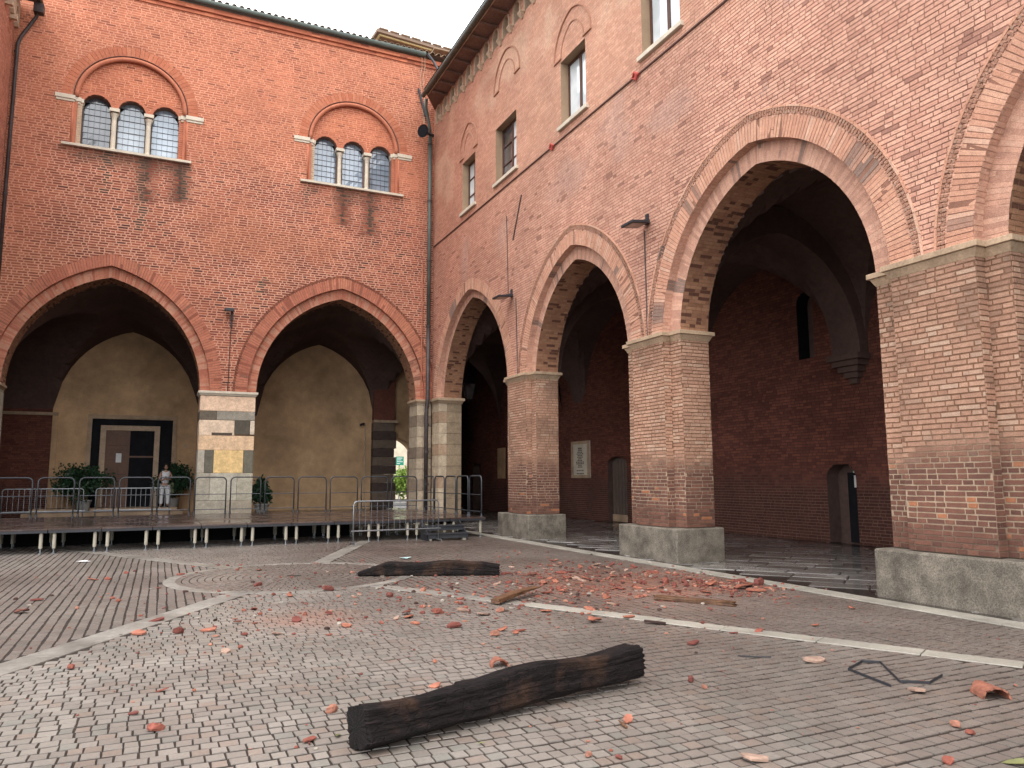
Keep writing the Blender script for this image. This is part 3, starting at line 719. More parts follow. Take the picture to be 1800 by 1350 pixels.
def archpoly(a, b, z0, zt, r, n=12):
    m_, w_ = (a + b) / 2, (b - a) / 2; return [(a, z0), (b, z0)] + [(m_ + w_ * cos(t), zt + r * sin(t)) for t in np.linspace(0, pi, n)]
MB().prism(archpoly(37.4, 38.5, 0, 2.25, .2), FBW, .45, .5).build('door', M_void, WB)
dd = MB().prism(archpoly(23.5, 24.8, .0, 2.2, .22), FBW, .22, .3).build('door', mat('grey_board_door', A(98, 84, 76, 1.0), .85, grain=14, gamt=.3, stretch=(1, 1, .3)), WB)
for i in range(6): MB().box(BW + .2, BW + .222, 23.53 + i * .21, 23.71 + i * .21, .3, 2.1 + (.2 if 0 < i < 5 else 0)).build('plank', dd.data.materials[0], dd)
MB().box(BW + .185, BW + .222, 23.5, 24.8, .02, .28).build('kick_board', M_impost, dd)
d3 = MB().prism(archpoly(13.43, 14.33, 0, 1.62, .36), FBW, .48, .5).build('door', M_void, WB)
MB().box(BW + .30, BW + .34, 13.45, 13.95, .02, 1.75).build('open_leaf', M_void, d3)
MB().box(BW + .285, BW + .295, 13.58, 13.74, 1.38, 1.68).build('notice', M_paper, d3)
MB().box(BW + .285, BW + .295, 13.56, 13.76, 1.74, 1.79).build('notice_strip', M_bpaper, d3)
MB().prism(archpoly(14.5, 15.05, 4.75, 6.28, .28), FBW, .43, .46).build('niche_back', M_void, WB)
# memorial tablet and plain tablet
tb = MB(); tb.box(BW - .06, BW + .02, 26.05, 27.48, 1.64, 3.12); o = tb.build('memorial_tablet', M_marble, bevel=.01, label='white marble memorial tablet with dark engraved lines on the arcade wall beside the grey door', category='plaque')
o2 = MB(); 
for (a, b, c_, d_) in ((26.05, 27.48, 1.64, 1.76), (26.05, 27.48, 3.0, 3.12), (26.05, 26.2, 1.77, 2.99), (27.33, 27.48, 1.77, 2.99)): o2.box(BW - .085, BW - .061, a, b, c_, d_)
o2.build('tablet_border', M_impost, o)
ink = MB(); zz = 2.86; rows = [(.30, .075, 3)] + [(w, .04, k) for w, k in ((.34, 3), (.42, 3), (.55, 4), (.40, 3), (.46, 4), (.30, 2), (.40, 3), (.68, 5), (.62, 5), (.30, 2), (.40, 3))] + [(0, .05, 0), (.58, .04, 4), (0, .03, 0), (.6, .04, 5), (.26, .035, 2)]
for w, hgt, k in rows:      # lettering too small to read in the photograph: short worn strokes, line by line
    u = 26.77 + w / 2
    for j in range(k * 4):
        if j % 4 == 3: u -= w / (k * 4) ; continue
        l = w / (k * 4); ink.box(BW - .064, BW - .0605, u - l * .8, u, zz - hgt, zz); u -= l
    zz -= hgt + .026
ink.build('inscription', M_ink, o, kind='stuff')
MB().box(BW - .05, BW + .02, 34.2, 35.1, 1.63, 3.14).build('blank_tablet', M_plasterA, bevel=.01, label='plain ochre panel on the arcade back wall seen just left of the second brick pier', category='panel')
# vaults
def vault(name, F, ucs, v0, v1, zs, hf, parent, mt, N=26):
    """ucs: per bay (c_front, a_front, h_front, c_back, a_back, h_back); F(u, z, v)"""
    for (c0, a0, h0, c1, a1, h1, uL, uR) in ucs:
        us = np.linspace(uL, uR, N); vs = np.linspace(v0, v1, N); U, V = np.meshgrid(us, vs, indexing='ij'); T = (V - v0) / (v1 - v0)
        c = c0 + (c1 - c0) * T; a = a0 + (a1 - a0) * T; h = h0 + (h1 - h0) * T; R = (a * a + h * h) / (2 * a)
        g = np.sqrt(np.maximum(R * R - (np.abs(U - c) + R - a) ** 2, 0)); g = np.where(np.abs(U - c) < a, g, 0)
        av = (v1 - v0) / 2; Rv = archR(av, hf); f = np.sqrt(np.maximum(Rv * Rv - (np.abs(V - (v0 + v1) / 2) + Rv - av) ** 2, 0))
        P = F(U, zs + np.maximum(g, f), V); idx = np.arange(N * N).reshape(N, N)
        q = np.stack([idx[:-1, :-1], idx[1:, :-1], idx[1:, 1:], idx[:-1, 1:]], -1).reshape(-1, 4)
        link(name, mesh_np(name, P.reshape(-1, 3), q), mt, parent)
FXv = frame(lambda u, z, v: (v, u, z))
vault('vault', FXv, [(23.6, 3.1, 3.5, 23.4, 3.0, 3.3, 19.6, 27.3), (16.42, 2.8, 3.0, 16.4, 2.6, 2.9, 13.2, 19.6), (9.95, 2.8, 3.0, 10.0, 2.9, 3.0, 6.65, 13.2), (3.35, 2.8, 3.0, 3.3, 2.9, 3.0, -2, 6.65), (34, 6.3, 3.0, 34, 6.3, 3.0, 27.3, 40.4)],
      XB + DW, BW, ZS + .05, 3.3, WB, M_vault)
for y in (13.25, 19.65, 6.7):                          # transverse arches, their piers-side springers and wall corbels
    ucx, aa, hh = (XB + DW + BW) / 2, (BW - XB - DW) / 2, 2.95
    FT = frame(lambda u, z, d, y=y: (u, y + d, z)); R = archR(aa, hh)
    for side in (1, -1):
        th = acos((R - aa) / R); n = 14; ss = np.linspace(0, th, n + 1)
        P = lambda r, d: [FT(ucx + side * (r * cos(s * acos((R - aa) / r) / th) - (R - aa)), ZS + r * sin(s * acos((R - aa) / r) / th), d) for s in ss]
        mbt = MB(); mbt.strip(P(R - .3, -.42), P(R - .3, .42)); mbt.strip(P(R - .3, -.42), P(R + .35, -.42)); mbt.strip(P(R - .3, .42), P(R + .35, .42))
        mbt.build('transverse_arch', M_vault, WB)
    cbl = MB()
    for k in range(5): cbl.box(BW - .10 - .09 * k, BW + .02, y - .12 - .09 * k, y + .12 + .09 * k, ZS - .7 + .14 * k, ZS - .7 + .14 * (k + 1) - .003)
    cbl.build('corbel', M_vault, WB)

# windows of wing B
M_relief = mat('washed_brick_edge', A(196, 146, 126), .9, grain=30, gamt=.3)
for i, (a, b, k) in enumerate(WINB):
    z0, z1 = ZW0, ZW1
    wv = MB(); d = .26      # reveal
    for u in (a, b): wv.add([FB(u, z0, 0), FB(u, z0, .34), FB(u, z1, .34), FB(u, z1, 0)], [(0, 1, 2, 3)])
    wv.add([FB(a, z1, 0), FB(b, z1, 0), FB(b, z1, .34), FB(a, z1, .34)], [(0, 1, 2, 3)]); wv.add([FB(a, z0, 0), FB(b, z0, 0), FB(b, z0, .34), FB(a, z0, .34)], [(0, 1, 2, 3)])
    win = wv.build('window', mat('window_reveal', A(176, 150, 128), .9) if i == 0 else bpy.data.materials['window_reveal'], WB)
    fr = MB(); X = XB + d; fw = .07
    for (p, q, r, s) in ((a, b, z0, z0 + fw), (a, b, z1 - fw, z1), (a, a + fw, z0 + fw, z1 - fw), (b - fw, b, z0 + fw, z1 - fw), ((a + b) / 2 - .05, (a + b) / 2 + .05, z0 + fw, z1 - fw)): fr.box(X - .03, X + .03, p, q, r, s)
    if k == 'n':
        for t in (1 / 3, 2 / 3): 
            zc = z0 + (z1 - z0) * t
            fr.box(X - .025, X + .025, a + fw, (a + b) / 2 - .05, zc - .02, zc + .02); fr.box(X - .025, X + .025, (a + b) / 2 + .05, b - fw, zc - .02, zc + .02)
    fr.build('window_frame', M_winwood, win)
    mid = (a + b) / 2
    for (p, q) in ((a + fw, mid - .05), (mid + .05, b - fw)):
        for (r, s) in ([(z0 + fw, z1 - fw)] if k == 'w' else [(z0 + fw + (z1 - z0 - 2 * fw) * t / 3, z0 + fw + (z1 - z0 - 2 * fw) * (t + 1) / 3) for t in range(3)]):
            g = MB(); e = RNG.uniform(-.006, .006); g.add([(X + e, p, r), (X - e, q, r), (X - e + .004, q, s), (X + e + .004, p, s)], [(0, 1, 2, 3)])
            g.build('pane', M_glassB if (k == 'w' or p < mid - .3 or i == 0) else M_glassC, win)
    MB().box(X + .1, X + .12, a, b, z0, z1).build('dark_room', M_void, win)
    MB().box(XB - .09, XB + .2, a - .12, b + .1, z0 - .11, z0 - .003).build('sill', M_marble, win, bevel=.008)
    # blind relieving arch over the window
    c = (a + b) / 2 + (0 if i != 1 else -.1); zb = (12.95, 13.95, 12.85, 12.9, 12.9)[i]; w = .98 if i else .86; hh = 1.1
    R = archR(w, hh)
    for rr, dp in ((0, .045), (-.36, .028)):
        for side in (1, -1):
            n = 12; r = R + rr; th = acos(min(1, (R - w) / r)); P = [(c + side * (r * cos(s) - (R - w)), zb + r * sin(s)) for s in np.linspace(0, th, n + 1)]; Q_ = [(c + side * ((r - .035) * cos(s) - (R - w)), zb + (r - .035) * sin(s)) for s in np.linspace(0, acos(min(1, (R - w) / (r - .035))), n + 1)]
            rm = MB()
            f0 = [FB(u, z, -dp) for u, z in P]; f1 = [FB(u, z, -dp) for u, z in Q_]; g0_ = [FB(u, z, .01) for u, z in P]; g1_ = [FB(u, z, .01) for u, z in Q_]
            rm.strip(f0, f1); rm.strip(g0_, f0); rm.strip(f1, g1_); rm.build('relieving_arch', M_relief, WB)
    for s_ in (-1, 1): MB().box(XB - .05, XB + .01, c + s_ * (w - .2) - .2, c + s_ * (w - .2) + .2, zb - .05, zb).build('arch_spring_stone', M_relief, WB)
# corbel table under the eaves
y = 26.75; k = 0
while y > 4:
    r = .19; zc = 15.92; arc = [(y - r, 15.5)] + [(y + r * cos(t), zc + .21 * sin(t)) for t in np.linspace(pi, 0, 11)] + [(y + r, 15.5)]
    out = [(y - r - .10, 15.5)] + [(y + (r + .10) * cos(t), zc + .27 * sin(t)) for t in np.linspace(pi, 0, 11)] + [(y + r + .10, 15.5)]
    me = MB(); me.strip([FB(u, z, -.035) for u, z in arc], [FB(u, z, -.035) for u, z in out]); me.strip([FB(u, z, -.035) for u, z in arc], [FB(u, z, .16) for u, z in arc]); me.strip([FB(u, z, -.035) for u, z in out], [FB(u, z, .01) for u, z in out])
    ca_ = me.build('corbel_arch', M_lime, WB)
    MB().add([FB(y - .24, 15.42, .15), FB(y + .24, 15.42, .15), FB(y + .24, 16.19, .15), FB(y - .24, 16.19, .15)], [(0, 1, 2, 3)]).build('niche_back', M_eave, ca_)
    cs_ = MB(); cs_.frustum((XB - .05, XB + .01, y - .44, y - .36), 15.36, (XB - .13, XB + .01, y - .50, y - .30), 15.5); cs_.box(XB - .14, XB + .01, y - .505, y - .295, 15.502, 15.56); cs_.build('corbel_stone', M_lime, ca_)
    y -= .8
ev = MB(); ev.add([(XB, 27.25, 16.2), (XB, -2, 16.2), (8.62, -2, 16.26), (8.62, 26.25, 16.26)], [(0, 1, 2, 3)]); ev.add([(XB, 27.25, 16.4), (XB, -2, 16.4), (8.6, -2, 16.4), (8.6, 26.25, 16.4)], [(3, 2, 1, 0)]); ev.add([(8.62, -2, 16.26), (8.62, 26.25, 16.26), (8.6, 26.25, 16.4), (8.6, -2, 16.4)], [(0, 1, 2, 3)]); ev.add([(8.62, 26.25, 16.26), (XB, 27.25, 16.2), (XB, 27.25, 16.4), (8.6, 26.25, 16.4)], [(0, 1, 2, 3)])
ev.build('eave', M_eave, WB)
for i in range(36):
    yy = 25.8 - i * .8; MB().box(8.68, XB, yy - .04, yy + .04, 16.12, 16.19).build('rafter_end', M_eave, WB)
MB().tube([(8.52, -2, 16.22), (8.52, 26.35, 16.22)], .085, 10).build('gutter', M_copper, WB, smooth=True)
MB().tube([(8.66, -2, 16.2), (8.66, 26.3, 16.2)], .02, 6).build('gutter_trim', M_lime, WB)
rf = MB(); rf.add([(8.5, -2, 16.42), (8.5, 26.3, 16.42), (12.6, 27.2, 18.2), (12.6, -2, 18.2)], [(0, 1, 2, 3)]); rf.add([(12.6, -2, 18.2), (12.6, 40, 18.2), (16.5, 40, 16.3), (16.5, -2, 16.3)], [(0, 1, 2, 3)]); rf.build('roof', M_roof, WB)
MB().tube([(XB - .02, -2, 10.57), (XB - .02, 27.2, 10.57)], .026, 8).build('string_course', M_dirtline, WB)
pb.finish('brick', 'bricks', M_brick, WB, 300); vb.finish('voussoir', 'voussoirs', M_brick, WB, 300)
sb.build('mortar_face', M_brick, WB)
for yy, zz in ((17.3, 10.57), (13.3, 10.57)):
    o = MB().tube([(XB - .05, yy - .1, zz - .03), (XB - .09, yy, zz + .05), (XB - .05, yy + .12, zz - .02), (XB - .06, yy, zz - .1), (XB - .07, yy - .06, zz + .02)], .035, 6).build('tape_knot', M_red)
    o['label'] = 'red tape knot tied on the dark string course ' + ('below the third window' if yy > 15 else 'below the window at the top edge'); o['category'] = 'tape'

# ------------------------------------------------------------------ wing A: the facade across the back of the courtyard
WA = empty('palace_wing', (2, YA, 0), label='orange-red brick palace wing across the back with two broad pointed arches and two three-light windows', category='building')
pa, va, sa_ = Pool(), Pool(), Quads(); mouldA = Pool()
DIA, DWA = .15, 1.0
AAR = [dict(c=-1.70, a=3.13, h=3.97, ai=2.83, hi=3.60, o=0), dict(c=5.82, a=3.20, h=3.97, ai=2.88, hi=3.60, o=1)]
WINA = [-1.39, 6.15]; ZSA, ZTA, LR, LSP = 12.50, 13.97, .42, 1.04
def cutsA(z):
    c = []
    for q in AAR:
        w = hwid(z, q['a'], q['h'], ZS, .36)
        if w > 0 and z < ZS + q['h'] + .38: c.append((q['c'] - w, q['c'] + w))
    for x in WINA:
        if ZSA - .02 < z < 14.15: c.append((x - 1.72, x + 1.72))
        elif z >= 14.15:
            r = 2.04 ** 2 - (z - 14.15) ** 2
            if r > 0: c.append((x - sqrt(r), x + sqrt(r)))
    return c
wallface(pa, sa_, FA, XC, XB, ZS, 16.2, 0, colA, cutsA, course=.086, L=.30, joint=.033, depth=.003, ch=.0015)
wallface(pa, sa_, FA, XC, 10.4, 16.2, 17.95, 0, colA, lambda z: [], course=.086, L=.30, joint=.029, depth=.003, ch=.0015)
for q in AAR:
    ring(va, sa_, FA, q['c'], ZS, q['a'], q['h'], 0, .38, 0, colAv, course=.08, joint=.017, depth=.005, split=.12)
    soffit(pa, sa_, FA, q['c'], ZS, q['a'], q['h'], 0, DIA, colAi, L=.4)
    ring(va, sa_, FA, q['c'], ZS, q['ai'], q['hi'], 0, q['a'] - q['ai'] + .18, DIA, colAi, course=.078, joint=.009, depth=.003, split=.2)
    soffit(pa, sa_, FA, q['c'], ZS, q['ai'], q['hi'], DIA, DWA, colS, L=.27)
q = AAR[1]; ring(mouldA, sa_, FA, q['c'], ZS, q['a'], q['h'], .39, .47, 0, lambda *a_: colAv(*a_) * .55, course=.085, joint=.03, depth=.012, split=0, rank=False)
mouldA.finish('arch_moulding', 'arch_moulding', M_brick, WA, 0)
# pier between the arches: big blocks of mixed stone
def zz_(py): return 4.45 - (py - 105) * .00326
def xx_(px, py): l, r = 118 - (py - 105) * .063, 695 - (py - 105) * .045; return 1.15 + 1.77 * (px - l) / (r - l)
BL = [(118, 695, 105, 262, (236, 204, 182)), (118, 285, 262, 355, (112, 102, 92)), (285, 695, 262, 355, (156, 150, 142)), (110, 470, 355, 515, (240, 214, 194)), (470, 635, 355, 500, (92, 86, 78)), (635, 692, 355, 500, (222, 206, 192)), (470, 692, 500, 515, (96, 74, 58)),
      (95, 680, 515, 665, (230, 196, 166)), (75, 155, 665, 900, (190, 182, 172)), (155, 248, 665, 900, (110, 106, 98)), (248, 560, 665, 900, (234, 200, 146)), (560, 662, 665, 900, (120, 116, 106)),
      (60, 205, 900, 1180, (176, 170, 160)), (205, 490, 900, 1180, (196, 190, 180)), (490, 650, 900, 1180, (184, 178, 166)), (50, 370, 1180, 1460, (176, 168, 158)), (370, 650, 1180, 1460, (170, 160, 148))]
def block(name, parent, c, x0, x1, y0, y1, z0, z1, bev=.012):
    o = MB().box(x0, x1, y0, y1, z0, z1).build(name, M_block, parent, bevel=bev)
    at = o.data.color_attributes.new('col', 'FLOAT_COLOR', 'POINT')
    cc = [float(t) for t in c]
    for q in at.data: q.color = (*cc, 1)
    return o
for a, b, t, bo, c in BL:
    x0, x1 = (1.15 if a < 125 else xx_(a, t)), (2.92 if b > 640 else xx_(b, t))
    block('stone_block', WA, A(*c) * RNG.uniform(.95, 1.05), x0 + .004, x1 - .004, YA - .01 + RNG.uniform(-.008, .006), YA + DWA, max(0, zz_(bo)) + .004, min(zz_(t), 4.46) - .003)
MB().box(1.55, 2.2, YA - .012, YA - .009, zz_(512), zz_(485)).build('slot', M_bark, WA)
block('pier_core', WA, A(150, 130, 110), 1.17, 2.90, YA + .01, YA + DWA - .01, 0, 4.44, 0)
for i in range(12):
    z0 = i * .40; z1 = min(z0 + .393, 4.5)
    if z1 - z0 < .05: break
    c = A(*((196, 178, 160) if i % 3 else (158, 140, 126))) * RNG.uniform(.8, 1.0)
    block('stone_block', WA, c, 8.72, 8.96, YA - .004, YA + .3, z0, z1); block('stone_block', WA, c * .95, 8.965, 9.288, YA + .006, YA + .3, z0, z1)
    block('stone_block', WA, c, 8.73, 9.29, YA + .302, YA + DWA, z0, z1)
    block('stone_block', WA, A(206, 196, 180) * RNG.uniform(.85, 1), XC - 1.2, -4.55, YA - .002, YA + DWA, z0, z1)
for a, b in ((1.15, 2.92), (8.72, 9.21), (XC - .6, -4.55)):
    im = MB(); im.box(a - .07, b + (.07 if b < 9 else 0), YA - .08, YA + DWA + .05, 4.53, 4.61); im.frustum((a - .01, b + (.01 if b < 9 else 0), YA - .015, YA + DWA), 4.46, (a - .05, b + (.05 if b < 9 else 0), YA - .055, YA + DWA + .03), 4.53)
    im.build('impost', M_marble if b > 2.9 and b < 3 else M_impost, WA, bevel=.008)
# three-light windows
M_glassA_ = [glassmat('leaded_glass_%d' % i, lo, hi, .9, .12) for i, (lo, hi) in enumerate([((.04, .045, .05), (.10, .11, .125)), ((.17, .21, .24), (.34, .40, .45)), ((.19, .25, .31), (.36, .44, .52)), ((.16, .20, .25), (.28, .34, .40)), ((.17, .22, .28), (.31, .37, .44)), ((.15, .19, .24), (.27, .32, .38))])]
def arcpts(cx, cz, r, t0, t1, n): return [(cx + r * cos(t), cz + r * sin(t)) for t in np.linspace(t0, t1, n)]
for wi, xc in enumerate(WINA):
    zi = 14.15
    # tympanum: brick, recessed; cut by the three round heads
    def cutsT(z, xc=xc):
        c = []
        for k in (-1, 0, 1):
            w = LR if z < ZTA else (sqrt(max(0, LR ** 2 - (z - ZTA) ** 2)) if z < ZTA + LR else 0)
            if w > 0: c.append((xc + k * LSP - w, xc + k * LSP + w))
        w = sqrt(max(0, 1.62 ** 2 - (z - zi) ** 2)) if z > zi else 1.5
        c += [(xc - 9, xc - w), (xc + w, xc + 9)]
        return c
    wallface(pa, sa_, FA, xc - 1.75, xc + 1.75, ZTA, zi + 1.62, .16, lambda u, z, m_: _colA(u, z + (3 if True else 0), m_), cutsT, course=.08, L=.29, joint=.022, depth=.003, ch=.0015)
    # flat voussoir ring flush with the wall, dark gap, roll moulding
    def half(r0, r1, d0, d1, n, name, matl, parent, colr=None, gap=.006):
        for i in range(n):
            t0, t1 = pi * i / n + gap / r0, pi * (i + 1) / n - gap / r0
            poly = arcpts(xc, zi, r0, t0, t1, 2) + arcpts(xc, zi, r1, t1, t0, 2)
            MB().prism(poly, FA, d0, d1).build(name, matl, parent)
    n = 44; V = np.empty((n, 8, 3)); 
    for i in range(n):
        t0, t1 = pi * i / n, pi * (i + 1) / n - .004
        for k, (r, t) in enumerate(((1.74, t0), (2.06, t0), (2.06, t1), (1.74, t1))):
            V[i, k] = FA(xc + r * cos(t), zi + r * sin(t), .02); V[i, 4 + k] = FA(xc + r * cos(t), zi + r * sin(t), -.001)
    va.add(V, lerp(A(202, 130, 104), A(188, 112, 88), RNG.random(n)))
    win = MB()
    # stepped reveal between voussoirs and tympanum
    th = np.linspace(0, pi, 40)
    P = lambda r, d: [FA(xc + r * cos(t), zi + r * sin(t), d) for t in th]
    win.strip(P(1.74, -.004), P(1.74, .10)); win.strip(P(1.74, .10), P(1.60, .10)); win.strip(P(1.60, .10), P(1.60, .2))
    for s_ in (-1, 1):
        win.add([FA(xc + s_ * 1.72, ZSA, -.004), FA(xc + s_ * 1.72, ZSA, .1), FA(xc + s_ * 1.72, zi, .1), FA(xc + s_ * 1.72, zi, -.004)], [(0, 1, 2, 3)])
    win = win.build('window', M_terra, WA)
    # roll moulding round the arch
    mr = MB(); mr.tube([FA(xc + 1.64 * cos(t), zi + 1.64 * sin(t), .06) for t in np.linspace(0, pi, 36)], .075, 8); mr.build('roll_moulding', M_terra, win, smooth=True)
    mr = MB(); mr.tube([FA(xc + 1.745 * cos(t), zi + 1.745 * sin(t), .02) for t in np.linspace(0, pi, 36)], .022, 6); mr.build('arch_fillet', M_eave, win)
    # jambs beside the lights: terracotta, then pale brick, then cream
    for s_ in (-1, 1):
        x1, x2, x3 = xc + s_ * 1.72, xc + s_ * 1.60, xc + s_ * (LSP + LR)
        jb = MB(); jb.box(min(x1, x2), max(x1, x2), YA + .03, YA + .3, ZSA, ZTA); jb.build('jamb', M_terra, win)
        for i in range(19):
            z0 = ZSA + i * .077; jb = MB().box(min(x2, x3) + .003, max(x2, x3) - .003, YA + .10 + RNG.uniform(0, .004), YA + .35, z0 + .004, z0 + .073).build('jamb_brick', M_terra if s_ > 0 else M_lime, win)
        MB().tube([FA(x1 + s_ * .0, ZSA, .02), FA(x1, ZTA, .02)], .035, 8).build('jamb_shaft', M_terra, win, smooth=True)
        # white impost, stepping in towards the lights
        imb = MB()
        for (a, b, d) in ((1.66, 2.24, -.06), (1.50, 1.70, .04), (LSP + LR - .03, 1.54, .12)):
            p, q = sorted((xc + s_ * a, xc + s_ * b)); imb.box(p, q, YA + d, YA + .4 - (a < 1.6) * .02, ZTA + .03, ZTA + .17); imb.box(p + .02, q - .02, YA + d + .03, YA + .38, ZTA - .05, ZTA + .029)
        imb.build('impost', M_marble, win, bevel=.01)
    # light heads: reveals of the three round heads and the glazing
    for k in (-1, 0, 1):
        cx = xc + k * LSP; g = M_glassA_[wi * 3 + k + 1]
        rv = MB(); th2 = np.linspace(0, pi, 18)
        rv.strip([FA(cx + LR * cos(t), ZTA + LR * sin(t), .155) for t in th2], [FA(cx + LR * cos(t), ZTA + LR * sin(t), .52) for t in th2])
        for s_ in (-1, 1): rv.add([FA(cx + s_ * LR, ZSA, .16), FA(cx + s_ * LR, ZSA, .52), FA(cx + s_ * LR, ZTA, .52), FA(cx + s_ * LR, ZTA, .16)], [(0, 1, 2, 3)])
        rv.build('light_reveal', M_eave, win)
        hd_ = MB(); th3 = np.linspace(0, pi, 18); hd_.strip([FA(cx + (LR - .004) * cos(t), ZTA + (LR - .004) * sin(t), .148) for t in th3], [FA(cx + (LR + .095) * cos(t), ZTA + (LR + .095) * sin(t), .148) for t in th3]); hd_.strip([FA(cx + (LR - .004) * cos(t), ZTA + (LR - .004) * sin(t), .148) for t in th3], [FA(cx + (LR - .004) * cos(t), ZTA + (LR - .004) * sin(t), .2) for t in th3]); hd_.build('round_head', M_terra, win)
        nx, nz = 5, 9; W_ = 2 * LR / nx; zt = ZTA + LR; H_ = (zt - ZSA) / nz; dg = .44
        for i in range(nx):
            for j in range(nz):
                x0, x1, z0, z1 = cx - LR + i * W_, cx - LR + (i + 1) * W_, ZSA + j * H_, ZSA + (j + 1) * H_
                e = RNG.uniform(-.004, .004, 4) ; top = lambda x: ZTA + sqrt(max(0, LR ** 2 - (x - cx) ** 2))
                za, zb = min(z1, top(x0)), min(z1, top(x1))
                if max(za, zb) <= z0 + .01: continue
                za, zb = max(za, z0), max(zb, z0)
                MB().add([FA(x0, z0, dg + e[0]), FA(x1, z0, dg + e[1]), FA(x1, zb, dg + e[2]), FA(x0, za, dg + e[3])], [(0, 1, 2, 3)]).build('pane', g, win)
        ld = MB()
        for i in range(nx + 1):
            x = cx - LR + i * W_; zt_ = ZTA + sqrt(max(0, LR ** 2 - (x - cx) ** 2)); ld.box(x - .0045, x + .0045, YA + dg - .012, YA + dg + .004, ZSA, zt_)
        for j in range(1, nz):
            z = ZSA + j * H_; w = LR if z < ZTA else sqrt(max(0, LR ** 2 - (z - ZTA) ** 2)); t_ = .010 if j % 2 == 0 else .005
            ld.box(cx - w, cx + w, YA + dg - .02, YA + dg - .006, z - t_ / 1.2, z + t_ / 1.2)
        ld.build('leading', M_lead, win)
    MB().add([FA(xc - 1.6, ZSA, .5), FA(xc + 1.6, ZSA, .5), FA(xc + 1.6, 14.5, .5), FA(xc - 1.6, 14.5, .5)], [(0, 1, 2, 3)]).build('dark_room', M_void, win)
    for k in (-.5, .5):
        cx = xc + k * LSP; col = MB()
        col.lathe([(.12, 0), (.12, .05), (.095, .10), (.085, .14), (.08, 1.12), (.088, 1.15), (.09, 1.19), (.13, 1.34)], (cx, YA + .22, ZSA + .0), 14); col.box(cx - .15, cx + .15, YA + .06, YA + .42, ZTA - .09, ZTA + .02); col.box(cx - .12, cx + .12, YA + .1, YA + .36, ZSA, ZSA + .045)
        col.build('column', M_marble, win)
        MB().box(cx - .095, cx + .095, YA + .32, YA + .5, ZSA, ZTA).build('mullion', M_lime, win)
    MB().box(xc - 1.97, xc + 1.9, YA - .12, YA + .5, ZSA - .09, ZSA - .003).build('sill', M_marble, win, bevel=.01)
# top of the wall: brick cornice courses, gutter, eaves tiles
for z0, z1, p in ((17.95, 18.02, .05), (18.02, 18.10, .015), (18.10, 18.18, .09), (18.18, 18.30, .04)):
    x = XC
    while x < 10.0:
        l = .31; V = np.empty((1, 8, 3))
        bx = MB(); V[0] = [(x, YA + .03, z0), (x + l - .012, YA + .03, z0), (x + l - .012, YA + .03, z1), (x, YA + .03, z1), (x, YA - p, z0 + .003), (x + l - .012, YA - p, z0 + .003), (x + l - .012, YA - p, z1 - .003), (x, YA - p, z1 - .003)]
        pa.add(V, _colA(np.array([x]), np.array([14.0]), False)); x += l
cm = MB(); 
for z0, z1, p in ((17.95, 18.02, .045), (18.02, 18.10, .01), (18.10, 18.18, .085), (18.18, 18.30, .035)): cm.box(XC, 10.4, YA - p, YA + .1, z0 + .001, z1 - .001)
cm.build('cornice_bed', M_terra, WA)
MB().tube([(XC - .2, YA - .16, 18.40), (8.86, YA - .16, 18.40)], .10, 10).build('gutter', M_copper, WA, smooth=True)
x = XC
i = 0
while x < 10.0:
    t = MB(); n = 7; L0, L1 = YA - .22, YA + .35
    a0 = [(x + .085 * cos(s), L0, 18.47 + .085 * sin(s)) for s in np.linspace(0, pi, n)]; a1 = [(x + .07 * cos(s), L1, 18.68 + .07 * sin(s)) for s in np.linspace(0, pi, n)]
    b0 = [(x + .07 * cos(s), L0, 18.47 + .07 * sin(s)) for s in np.linspace(0, pi, n)]
    t.strip(a0, a1); t.strip(b0, a0); t.build('roof_tile', M_roof, WA); x += .24 + RNG.uniform(-.01, .01)
rf = MB(); rf.add([(XC - .3, YA - .15, 18.47), (10.4, YA - .15, 18.47), (10.4, YA + 4.2, 19.9), (XC - .3, YA + 4.2, 19.9)], [(0, 1, 2, 3)]); rf.build('roof', M_roof, WA)
up = MB(); up.box(XC - 8, 15.9, YA + .55, 35.5, 8.9, 18.3); up.box(12.4, 12.6, 35.2, 40.5, 0, 8.9); up.build('upper_floors', M_vault, WA)
# inside of the arcade
inn = MB(); zs_ = np.linspace(0, 8.9, 60)
for z0, z1 in zip(zs_[:-1], zs_[1:]):
    zm = (z0 + z1) / 2; cu = []
    for q in AAR:
        w = q['ai'] if zm < ZS else hwid(zm, q['ai'], q['hi'], ZS, 0)
        if w > 0 and zm < ZS + q['hi']: cu.append((q['c'] - w, q['c'] + w))
    for a, b in subtract([(-12, XB + DW)], cu): inn.add([FA(a, z0, DWA), FA(b, z0, DWA), FA(b, z1, DWA), FA(a, z1, DWA)], [(0, 1, 2, 3)])
inn.build('inner_wall_face', M_vault, WA)
YBK = 34.9
bk = MB(); bk.box(-12.5, 8.9, YBK + .06, YBK + .7, 0, 9.2); bk.box(8.9, 9.6, YBK + .05, YBK + .7, 0, 3.3); bk.box(-12.5, -12, 27, 36, 0, 9.2); bk.box(-12, -5.6, YBK, YBK + .05, 0, 9); bk.box(-3.93, 8.95, YBK + .02, YBK + .055, 0, 9)
